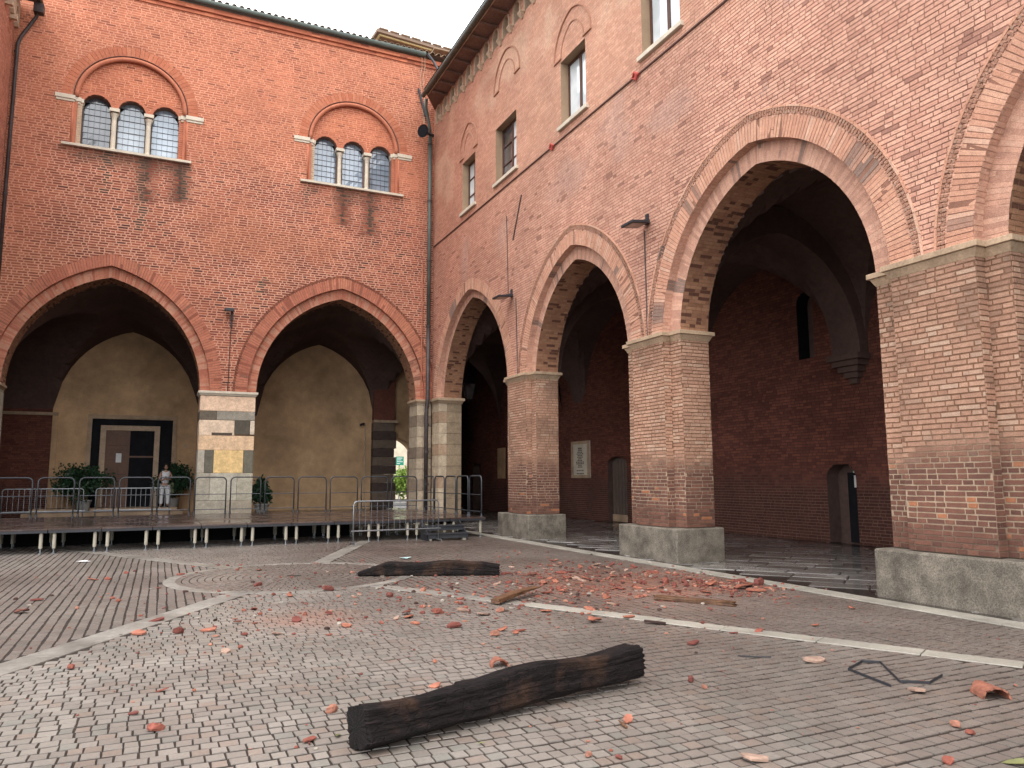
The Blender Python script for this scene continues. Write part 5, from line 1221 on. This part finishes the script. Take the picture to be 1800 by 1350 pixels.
MB().add([P_(-.012, -.10, 1.60), P_(.012, -.10, 1.60), P_(0, -.128, 1.60), P_(0, -.10, 1.645)], [(0, 1, 2), (0, 2, 3), (2, 1, 3)]).build('nose', M_skin, head)
for s in (-1, 1):
    MB().lathe([(0, -.008), (.010, 0), (0, .008)], P_(s * .03, -.098, 1.632), 8).build('eye', M_hair, head); MB().lathe([(0, -.03), (.012, 0), (0, .03)], P_(s * .082, -.02, 1.61), 6).build('ear', M_skin, head)
MB().box(PX - .02, PX + .02, PY - .102, PY - .097, PZ + 1.563, PZ + 1.57).build('mouth', mat('lips', (.3, .1, .09), .6), head)
hr = MB(); hr.lathe([(.088, -.03), (.096, .02), (.094, .07), (.07, .12), (0, .14)], P_(0, -.005, 1.615), 16); hr.lathe([(0, -.05), (.045, -.03), (.05, .02), (0, .05)], P_(0, .09, 1.70), 10); hr.build('hair', M_hair, pn, smooth=True)
skinbody('top', [P_(0, 0, .90), P_(0, .01, 1.08), P_(0, .02, 1.26), P_(0, .015, 1.385), P_(.135, .01, 1.385), P_(-.135, .01, 1.385)], [(0, 1), (1, 2), (2, 3), (3, 4), (3, 5)], [(.17, .135), (.155, .12), (.165, .125), (.145, .105), .066, .066], M_cloth, pn)
skinbody('trousers', [P_(0, 0, .96), P_(.10, 0, .86), P_(.115, -.02, .50), P_(.12, .02, .10), P_(-.10, 0, .86), P_(-.12, -.01, .50), P_(-.13, .03, .10)], [(0, 1), (1, 2), (2, 3), (0, 4), (4, 5), (5, 6)], [(.165, .13), .115, .085, .075, .115, .085, .075], M_cloth, pn)
for s, x0 in ((1, .05), (-1, -.03)):       # hands: palm and five fingers curled round the phone
    hd = empty('hand', P_(x0, -.22, 1.11)); hd.parent = pn; hd.matrix_parent_inverse = Matrix.Translation(-pn.location)
    MB().tube([P_(x0 + s * .03, -.205, 1.10), P_(x0 + s * .0, -.235, 1.13)], [.024, .028], 8).build('palm', M_skin, hd)
    for k in range(4): MB().tube([P_(x0, -.236 - .004 * k, 1.105 + .018 * k), P_(x0 - s * .035, -.262, 1.108 + .018 * k), P_(x0 - s * (.05 - .004 * abs(k - 1.5)), -.24, 1.11 + .018 * k)], [.009, .008, .006], 6).build('finger', M_skin, hd)
    MB().tube([P_(x0 + s * .01, -.225, 1.13), P_(x0 - s * .005, -.215, 1.165), P_(x0 - s * .015, -.232, 1.185)], [.011, .010, .008], 6).build('thumb', M_skin, hd)
MB().box(PX - .03, PX + .045, PY - .252, PY - .24, PZ + 1.10, PZ + 1.22).build('phone', M_dark, label='dark phone held in both hands of the person in white', category='phone')
bgm = MB(); bgm.frustum((PX + .19, PX + .34, PY - .1, PY + .14), PZ + .55, (PX + .20, PX + .31, PY - .07, PY + .11), PZ + .98); o = bgm.build('shoulder_bag', M_bag, bevel=.03, label='olive shoulder bag hanging at the hip of the person in white', category='bag')
MB().tube([P_(.25, .02, .97), P_(.20, .02, 1.30), P_(.15, .01, 1.44), P_(.06, .06, 1.40)], .012, 5).build('strap', M_bag, o)
for s in (1, -1): MB().tube([P_(s * .122, .05, .035), P_(s * .128, -.04, .035), P_(s * .134, -.15, .028)], [.04, .046, .03], 8).build('shoe', M_shoe, pn)

# ------------------------------------------------------------------ fallen timbers
def beam(name, P0, P1, W_, H_, matl, label, seed, roll=0, rnd_=1.27, nring=60, nsec=28, wav=.03, taper=None, lift=(0, 0), cutend=0.0, groove=.012, ptw=None):
    r = np.random.default_rng(seed); P0, P1 = np.array(P0, float), np.array(P1, float); ax = P1 - P0; L = np.linalg.norm(ax); ax /= L; sd_ = np.array([-ax[1], ax[0], 0]) / np.hypot(ax[0], ax[1])
    ang_ = np.linspace(0, 2 * pi, nsec, endpoint=False); sq = 1 / np.maximum(np.abs(np.cos(ang_)), np.abs(np.sin(ang_))); sq = np.minimum(sq, rnd_)
    rings = []
    for i in range(nring):
        t = i / (nring - 1); s = t * L; w = W_ / 2 * (1 + .10 * (vn(t * L, seed, .6, seed) - .5) * 2); h = H_ / 2 * (1 + .12 * (vn(t * L, seed + 5, .5, seed + 1) - .5) * 2)
        if taper: h *= np.interp(t, *zip(*taper))
        cs = wav * 2 * (vn(s, 1.0, .8, seed + 2) - .5) * (1 if 0 < t < 1 else .5); cz = h + np.interp(t, [0, 1], lift)
        gr = 1 + groove / (W_ / 2) * (2 * fbm(ang_ * 4.5 + 1.2 * vn(s, 0, .5, 3), np.full(nsec, s), .55, seed + 3) - 1) * 1.6 + .03 * (vn(ang_ * 3, np.full(nsec, s), .18, seed + 4) - .5)
        x = np.cos(ang_) * sq * w * gr + cs; z = np.sin(ang_) * sq * h * gr
        cr, sr = cos(roll * (1 - .6 * t)), sin(roll * (1 - .6 * t)); x0_ = x - cs; x, z = x0_ * cr - z * sr + cs, x0_ * sr + z * cr; cz = cz - h + max(h, -z.min()) if roll else cz
        end = (1 if i in (0, nring - 1) else 0); jag = r.uniform(-.02, .02, nsec) * (cutend if i == nring - 1 else .2) * end
        zc = np.maximum(z + cz, .002)
        rings.append(P0[None] + ax[None] * (s + jag)[:, None] + sd_[None] * x[:, None] + np.array([0, 0, 1.])[None] * zc[:, None])
    V = np.concatenate(rings); idx = np.arange(nring * nsec).reshape(nring, nsec); q = np.stack([idx[:-1], np.roll(idx[:-1], -1, 1), np.roll(idx[1:], -1, 1), idx[1:]], -1).reshape(-1, 4)
    me = bpy.data.meshes.new(name); c0, c1 = len(V), len(V) + 1
    V = np.vstack([V, rings[0].mean(0), rings[-1].mean(0) + ax * .0]); F = [tuple(map(int, f)) for f in q] + [(c0, int((k + 1) % nsec), int(k)) for k in range(nsec)] + [(c1, int(idx[-1, k]), int(idx[-1, (k + 1) % nsec])) for k in range(nsec)]
    c = V.mean(0); me.from_pydata([tuple(v - c) for v in V], [], F); me.update(); o = link(name, me, matl); o.location = c; o['label'] = label; o['category'] = 'beam' if H_ > .1 else 'plank'
    return o
beam('fallen_beam', (1.17, 4.83, 0), (3.60, 5.42, 0), .245, .245, M_beam, 'long crooked charred roof beam with a square sawn end lying in the foreground', 11, roll=radians(-17), rnd_=1.24, nring=130, nsec=64, wav=.05, groove=.008, lift=(0, .035), taper=[(0, .9), (.2, .92), (.45, 1.1), (.7, 1.0), (1, .95)], cutend=.7)
beam('fallen_beam', (3.22, 13.22, 0), (5.40, 12.22, 0), .28, .23, M_beam, 'dark charred roof beam with a slanting cut end lying farther off beside the rubble', 23, nring=70, nsec=36, wav=.02, taper=[(0, .30), (.2, 1.0), (.9, .95), (1, .8)], groove=.006, cutend=1)
beam('timber_block', (2.10, 5.50, 0), (2.50, 5.60, 0), .12, .13, M_beam, 'short squared black timber offcut lying behind the foreground beam', 31, nring=12, wav=0, groove=.003)
beam('split_plank', (4.08, 9.35, 0.02), (4.98, 9.95, 0.10), .14, .055, M_plank, 'split dark plank with a torn point lying in the rubble left of centre', 41, nring=24, wav=.01, taper=[(0, 1.2), (.5, 1), (1, .25)], groove=.006, cutend=2)
beam('split_plank', (6.22, 8.80, 0), (6.82, 7.92, 0), .13, .055, M_plank, 'yellow-brown split plank lying on the cobbles near the middle pier', 43, nring=24, wav=.01, groove=.006, cutend=2)
st_ = [(5.31, 4.39), (5.44, 4.91), (5.78, 5.06), (5.89, 4.96), (5.49, 4.45), (5.67, 4.32), (5.97, 4.43)]
def strap(pts, w, t, label):
    mb = MB()
    for (a, b) in zip(pts[:-1], pts[1:]):
        a, b = np.array([*a, .004]), np.array([*b, .004]); d = b - a; l = np.linalg.norm(d); d /= l; n_ = np.array([-d[1], d[0], 0]); mb.obox((a + b) / 2 + np.array([0, 0, w / 2]), d * (l / 2 + .004), n_ * t / 2, np.array([0, 0, w / 2]))
    o = mb.build('iron_strap', M_dark, bevel=.002); o['label'] = label; o['category'] = 'metal strap'; return o
strap(st_, .022, .007, 'bent black iron strap forming an open loop on the cobbles at lower right')
strap([(4.95, 5.72), (5.05, 5.62), (5.18, 5.55)], .012, .006, 'tiny curved black metal hook on the cobbles right of centre')

# ------------------------------------------------------------------ debris
def frag_mesh(kind, seed):
    r = np.random.default_rng(seed); n = 9; m5 = 5
    ak = np.sort(r.uniform(0, 2 * pi, 3) * .35 + np.array([0, 2.1, 4.2])); a = np.linspace(0, 2 * pi, n, endpoint=False) + r.uniform(-.2, .2, n)
    rad = 1 / np.maximum.reduce([np.cos(((a - q + pi) % (2 * pi)) - pi) / r.uniform(.55, 1.0) for q in np.append(ak, ak[:2] + 1.1)] + [np.full(n, .9)]); P = np.stack([np.cos(a) * rad, np.sin(a) * rad * r.uniform(.55, .8)], 1) * .5
    if kind in ('cap', 'flat', 'pale', 'dark'):
        k = {'cap': 2.6, 'flat': r.uniform(.3, .9), 'pale': .5, 'dark': .3}[kind]; th = .075
        def bend(p, off):
            q = p[:, 1] * k; R_ = 1 / k; return np.stack([p[:, 0], np.sin(q) * (R_ + off), np.cos(q) * (R_ + off) - R_ + off * 0], 1)
        m_ = P * .55
        rings = [bend(P, 0), bend(P * .98, th), bend(m_, th * 1.0), bend(m_, 0)]
        V = np.concatenate([rings[0], rings[1], rings[2], rings[3]]); V[:, 2] -= V[:, 2].min(); F = []
        for q in range(3): F += [(q * n + i, q * n + (i + 1) % n, (q + 1) * n + (i + 1) % n, (q + 1) * n + i) for i in range(n)]
        F += [tuple(2 * n + i for i in range(n)), tuple(3 * n + i for i in range(n))[::-1]] + [(3 * n + i, 3 * n + (i + 1) % n, (i + 1) % n, i) for i in range(n)]
    elif kind == 'chunk':
        V = []; 
        for z, s in ((0, .95), (.12, 1.0), (.27, .8), (.32, .45)): V += [(x * s * r.uniform(.85, 1.1), y * s * r.uniform(.85, 1.1), z + r.uniform(-.04, .04) * (z > 0)) for x, y in P]
        V = np.array(V); F = [(q * n + i, q * n + (i + 1) % n, (q + 1) * n + (i + 1) % n, (q + 1) * n + i) for q in range(3) for i in range(n)] + [tuple(3 * n + i for i in range(n)), tuple(range(n))[::-1]]
    elif kind == 'stick':
        mb = MB().tube([(-.5, 0, .05), (-.1, .05, .07), (.5, -.04, .04)], [.06, .09, .03], 6); V, F = np.array(mb.v), mb.f
    else:
        V = np.array([(-.5, 0, .02), (-.25, .16, .05), (.1, .22, .10), (.5, .02, .04), (.1, -.18, .08), (-.25, -.14, .06), (0, 0, .02)]); F = [(0, 1, 6), (1, 2, 6), (2, 3, 6), (3, 4, 6), (4, 5, 6), (5, 0, 6)]
        if kind in ('paper', 'bluepaper'): V = np.array([(-.5, -.2, .01), (.35, -.28, .05), (.5, .22, .03), (-.3, .3, .08), (0, 0, .0)]); F = [(0, 1, 4), (1, 2, 4), (2, 3, 4), (3, 0, 4)]
    return np.array(V, float), F
FC_ = {'cap': [(186, 114, 90), (140, 84, 70)], 'flat': [(208, 132, 106), (172, 98, 82), (150, 84, 74)], 'pale': [(206, 170, 150), (186, 150, 132)], 'dark': [(84, 62, 58)], 'chunk': [(172, 100, 84), (146, 84, 74), (204, 140, 116)]}
protos = {}
def frag(kind, seed, variant):
    key = (kind, seed, variant)
    if key not in protos:
        V, F = frag_mesh(kind, seed * 13 + 5); me = bpy.data.meshes.new(kind + '_fragment'); me.from_pydata([tuple(v) for v in V], [], F); me.update()
        if kind in FC_:
            at = me.color_attributes.new('col', 'FLOAT_COLOR', 'POINT'); c = A(*FC_[kind][variant % len(FC_[kind])], 1.9, .95); dk = A(70, 48, 42, 1.7)
            r = np.random.default_rng(seed); n = len(V); cc = np.ones((n, 4), np.float32); cc[:, :3] = c * r.uniform(.7, 1.15, (n, 1))
            if kind == 'cap': cc[:9, :3] = dk; cc[27:, :3] = dk
            at.data.foreach_set('color', cc.ravel())
        me.materials.append({'stick': M_plank, 'leaf': M_yleaf, 'paper': M_paper, 'bluepaper': M_bpaper}.get(kind, M_frag)); protos[key] = me
    return protos[key]
M_tile = mat('old_roof_tile', A(176, 112, 90, 1.9), .85, grain=40, gamt=.3, blotch=14, bamt=.3, bump=.5)
M_yleaf = mat('fallen_leaf', (.13, .13, .05), .6, grain=20, gamt=.3)
DEB = [(2.81, 6.39, 0.151, 'cap', 'half-round tile fragment, dark hollow side showing, behind the foreground beam'),
       (5.79, 3.93, 0.28, 'cap', 'large curved roof tile piece with a dark hollow at the far lower right'),
       (5.38, 4.21, 0.2, 'pale', 'pale pink tile shard lying against the bent iron strap'),
       (3.26, 3.66, 0.178, 'pale', 'pale orange tile shard at the bottom edge right of the beam'),
       (4.24, 3.14, 0.124, 'flat', 'thin orange tile sliver near the bottom right corner'),
       (4.87, 3.54, 0.112, 'chunk', 'pinkish brick chunk above the tile sliver at lower right'),
       (4.82, 3.41, 0.074, 'chunk', 'small dark red brick chip at lower right'),
       (4.01, 5.22, 0.112, 'chunk', "upright orange brick chunk right of the beam's broken end"),
       (3.97, 5.0, 0.074, 'chunk', 'small red chip beside the upright orange chunk'),
       (2.99, 4.59, 0.12, 'flat', 'flaky orange tile piece just below the right half of the beam'),
       (2.55, 4.02, 0.053, 'chunk', 'small red chip below the beam near the bottom edge'),
       (2.41, 4.13, 0.068, 'chunk', 'small brown chip just below the middle of the beam'),
       (0.06, 5.78, 0.126, 'chunk', 'tan brick chunk alone on the cobbles at lower left'),
       (0.95, 5.12, 0.115, 'flat', "orange flake at the left of the beam's sawn end"),
       (1.2, 5.66, 0.144, 'chunk', "reddish brick lump upper left of the beam's sawn end"),
       (2.08, 5.97, 0.118, 'flat', 'red-brown tile shard just above the left part of the beam'),
       (2.1, 5.85, 0.063, 'chunk', 'small orange chip under the shard above the beam'),
       (4.92, 6.34, 0.197, 'flat', 'wide orange-red flake between the beam and the white strip'),
       (5.43, 5.28, 0.233, 'pale', 'broad pale brown shard above the iron strap'),
       (-1.47, 11.43, 0.21, 'cap', 'dark tile piece at the far left, front one of two'),
       (-1.43, 12.5, 0.228, 'flat', 'reddish tile piece at the far left, behind the dark one'),
       (-0.9, 14.6, 0.177, 'flat', 'lone reddish shard near the stage at left'),
       (2.84, 9.21, 0.191, 'cap', 'rounded orange tile lump in the left middle of the rubble'),
       (3.93, 8.85, 0.147, 'chunk', 'orange brick chunk under the split plank'),
       (4.63, 7.76, 0.193, 'cap', 'curved tile cap with pale edge beside the white strip'),
       (3.64, 7.66, 0.156, 'flat', 'flat orange shard in the middle of the cobbles'),
       (3.3, 7.57, 0.152, 'chunk', 'brick lump beside the flat shard in the middle'),
       (5.14, 7.82, 0.214, 'flat', 'orange tile shard lying on the white strip'),
       (5.2, 7.4, 0.248, 'dark', 'dark slate piece beside the white strip'),
       (7.96, 9.0, 0.328, 'cap', 'curved dark-backed tile in the orange pile by the near plinth'),
       (7.95, 8.75, 0.304, 'flat', 'broad orange tile at the front of the pile by the near plinth'),
       (8.49, 9.27, 0.285, 'chunk', 'orange brick block in the pile by the near plinth'),
       (8.43, 9.64, 0.313, 'flat', 'orange tile at the back of the pile by the near plinth'),
       (7.75, 9.5, 0.223, 'cap', 'curved tile left of the pile by the near plinth'),
       (7.88, 11.25, 0.27, 'flat', 'red tile piece near the middle plinth'),
       (7.6, 12.65, 0.245, 'pale', 'pale brown tile piece behind the main rubble band'),
       (5.57, 10.88, 0.259, 'flat', 'leaning orange tile in the middle of the main rubble band'),
       (3.04, 10.67, 0.168, 'chunk', 'red lump left of the rubble near the far beam'),
       (1.54, 9.36, 0.202, 'flat', 'orange flake with brick dust on the cobbles left of centre'),
       (0.58, 9.17, 0.182, 'flat', 'pinkish flake on the cobbles left of centre'),
       (0.91, 9.51, 0.116, 'cap', 'small curved tile chip left of centre'),
       (0.07, 10.08, 0.23, 'flat', 'orange shard lying on the left white strip'),
       (-0.1, 9.33, 0.199, 'flat', 'curved red shard just below the left white strip'),
       (1.5, 12.64, 0.154, 'chunk', 'orange brick bit inside the stone circle'),
       (1.77, 11.3, 0.156, 'cap', 'brown tile lump below the stone circle'),
       (-0.62, 7.92, 0.11, 'chunk', 'dark red chunk at the left under the white strip'),
       (2.9, 4.52, 0.126, 'stick', "thin charred stick below the beam's right end"),
       (1.13, 5.13, 0.099, 'leaf', 'yellow-green leaf at the sawn end of the beam'),
       (1.91, 4.6, 0.055, 'leaf', 'small yellow leaf below the middle of the beam'),
       (-1.29, 17.88, 0.297, 'paper', 'crumpled white paper near the stage legs at left'),
       (4.73, 15.51, 0.367, 'bluepaper', 'pale blue paper sheet behind the far beam'),
       (4.56, 2.95, 0.17, 'leaf', 'greenish leaf clump at the bottom right corner'),
       (0.44, 14.67, 0.199, 'flat', 'red tile piece lying on the left rim of the stone circle'),
       (7.91, 10.0, 0.193, 'flat', 'orange shard behind the pile by the near plinth'),
       (7.36, 10.13, 0.208, 'chunk', 'red chunk at the right of the main rubble band'),
       (6.31, 9.82, 0.195, 'flat', 'flat red shard in front of the main rubble band')]
def put(me, nm, x, y, s, rz, rx=0, ry=0, z=.004):
    o = bpy.data.objects.new(nm, me); COL.objects.link(o); o.location = (x, y, z); o.scale = (s, s, s); o.rotation_euler = (rx, ry, rz); return o
NM = {'cap': 'tile_fragment', 'flat': 'tile_fragment', 'pale': 'tile_fragment', 'dark': 'slate_fragment', 'chunk': 'brick_fragment', 'stick': 'charred_stick', 'leaf': 'fallen_leaf', 'paper': 'paper_sheet', 'bluepaper': 'paper_sheet'}
for i, (x, y, s, k, lab) in enumerate(DEB):
    me = frag(k, i % 9, i % 3); lift = {'cap': .012, 'chunk': .006}.get(k, .008)
    if i in (0, 1):
        mb = MB(); L_, R_ = (.26, .105) if i else (.15, .085); nn = 10; th = np.linspace(0, pi, nn); jg = np.random.default_rng(3 + i)
        e0 = jg.uniform(-.012, .012, nn); e1 = jg.uniform(-.02, .01, nn) - .05 * np.cos(th)
        o0 = [(-L_ / 2 + e0[q], R_ * cos(t), R_ * .8 * sin(t)) for q, t in enumerate(th)]; o1 = [(L_ / 2 + e1[q], R_ * .85 * cos(t), R_ * .7 * sin(t)) for q, t in enumerate(th)]; R2 = R_ - .015
        i0 = [(-L_ / 2 + e0[q], R2 * cos(t), R2 * .8 * sin(t)) for q, t in enumerate(th)]; i1 = [(L_ / 2 + e1[q], R2 * .85 * cos(t), R2 * .7 * sin(t)) for q, t in enumerate(th)]
        mb.strip(o0, o1); mb.strip(i0, i1); mb.strip(o0, i0); mb.strip(o1, i1); mb.add([o0[0], i0[0], i1[0], o1[0]], [(0, 1, 2, 3)]); mb.add([o0[-1], i0[-1], i1[-1], o1[-1]], [(0, 1, 2, 3)])
        o = mb.build('tile_fragment', M_tile); o.location = (x, y, .004); o.rotation_euler = (0, 0, radians(62 if i else 84))
    else: o = put(me, NM[k], x, y, s, RNG.uniform(0, 6.28), RNG.uniform(-.2, .2), RNG.uniform(-.2, .2), lift)
    o['label'] = lab; o['category'] = {'leaf': 'leaf', 'paper': 'paper', 'bluepaper': 'paper', 'stick': 'stick'}.get(k, 'debris')
# the scatter: individual shards, densest in a band in front of the right arcade
taken = [(x, y) for x, y, *_ in DEB]
def rnd_pos():
    t = RNG.random()
    if t < .46: p = RNG.normal((6.5, 10.9), (1.35, 1.5))
    elif t < .57: p = RNG.normal((7.9, 9.3), (.45, .55))
    elif t < .82: p = RNG.normal((3.9, 9.4), (1.7, 1.9))
    else: p = np.array([RNG.uniform(-2, 8), RNG.uniform(3.6, 16)])
    return p
def okp(p):
    if not (p[0] < 9.0 and p[1] > 3.4 and p[1] < 19): return False
    if 1.0 < p[0] < 3.8 and abs(p[1] - (4.83 + .243 * (p[0] - 1.17))) < .25: return False
    return not (p[0] > 8.9 and 12 < p[1] < 14.2)
n = 0
while n < 245:
    p = rnd_pos()
    if not okp(p): continue
    k = RNG.choice(['flat', 'flat', 'flat', 'chunk', 'pale', 'cap']); far_ = p[1] > 8
    s = (.045 + .11 * RNG.random() ** 1.8) * (1.35 if far_ else .85)
    o = put(frag(k, int(RNG.integers(0, 8)), int(RNG.integers(0, 3))), NM[k], p[0], p[1], s, RNG.uniform(0, 6.28), RNG.uniform(-.3, .3), RNG.uniform(-.3, .3), .006)
    o['label'] = 'small terracotta shard among the scattered rubble on the cobbles'; o['category'] = 'debris'; o['group'] = 'small terracotta shards scattered over the courtyard'; n += 1
VS, FS, CS = [], [], []; base = 0; bank = [frag_mesh(k, s) for k in ('flat', 'chunk') for s in (2, 4, 6)]
mbr = MB(); n = 0
while n < 2300:
    p = rnd_pos()
    if not okp(p): continue
    V, F = bank[int(RNG.integers(0, 6))]; s = (.012 + .04 * RNG.random() ** 2) * (1.7 if p[1] > 8 else .8); a = RNG.uniform(0, 6.28); ca_, sa__ = cos(a), sin(a)
    Vw = np.stack([p[0] + s * (V[:, 0] * ca_ - V[:, 1] * sa__), p[1] + s * (V[:, 0] * sa__ + V[:, 1] * ca_), .003 + s * V[:, 2]], 1); mbr.add(Vw, F)
    c = A(*[(172, 102, 84), (146, 84, 74), (204, 142, 118), (92, 68, 62), (196, 184, 170)][int(RNG.choice(5, p=[.34, .3, .16, .12, .08]))], 1.9, .95) * RNG.uniform(.8, 1.1); CS.append(np.repeat(c[None], len(V), 0)); n += 1
o = mbr.build('brick_rubble', M_frag); o['kind'] = 'stuff'; at = o.data.color_attributes.new('col', 'FLOAT_COLOR', 'POINT'); C_ = np.concatenate(CS)
if len(C_) == len(o.data.vertices): c4 = np.ones((len(C_), 4), np.float32); c4[:, :3] = C_; at.data.foreach_set('color', c4.ravel())
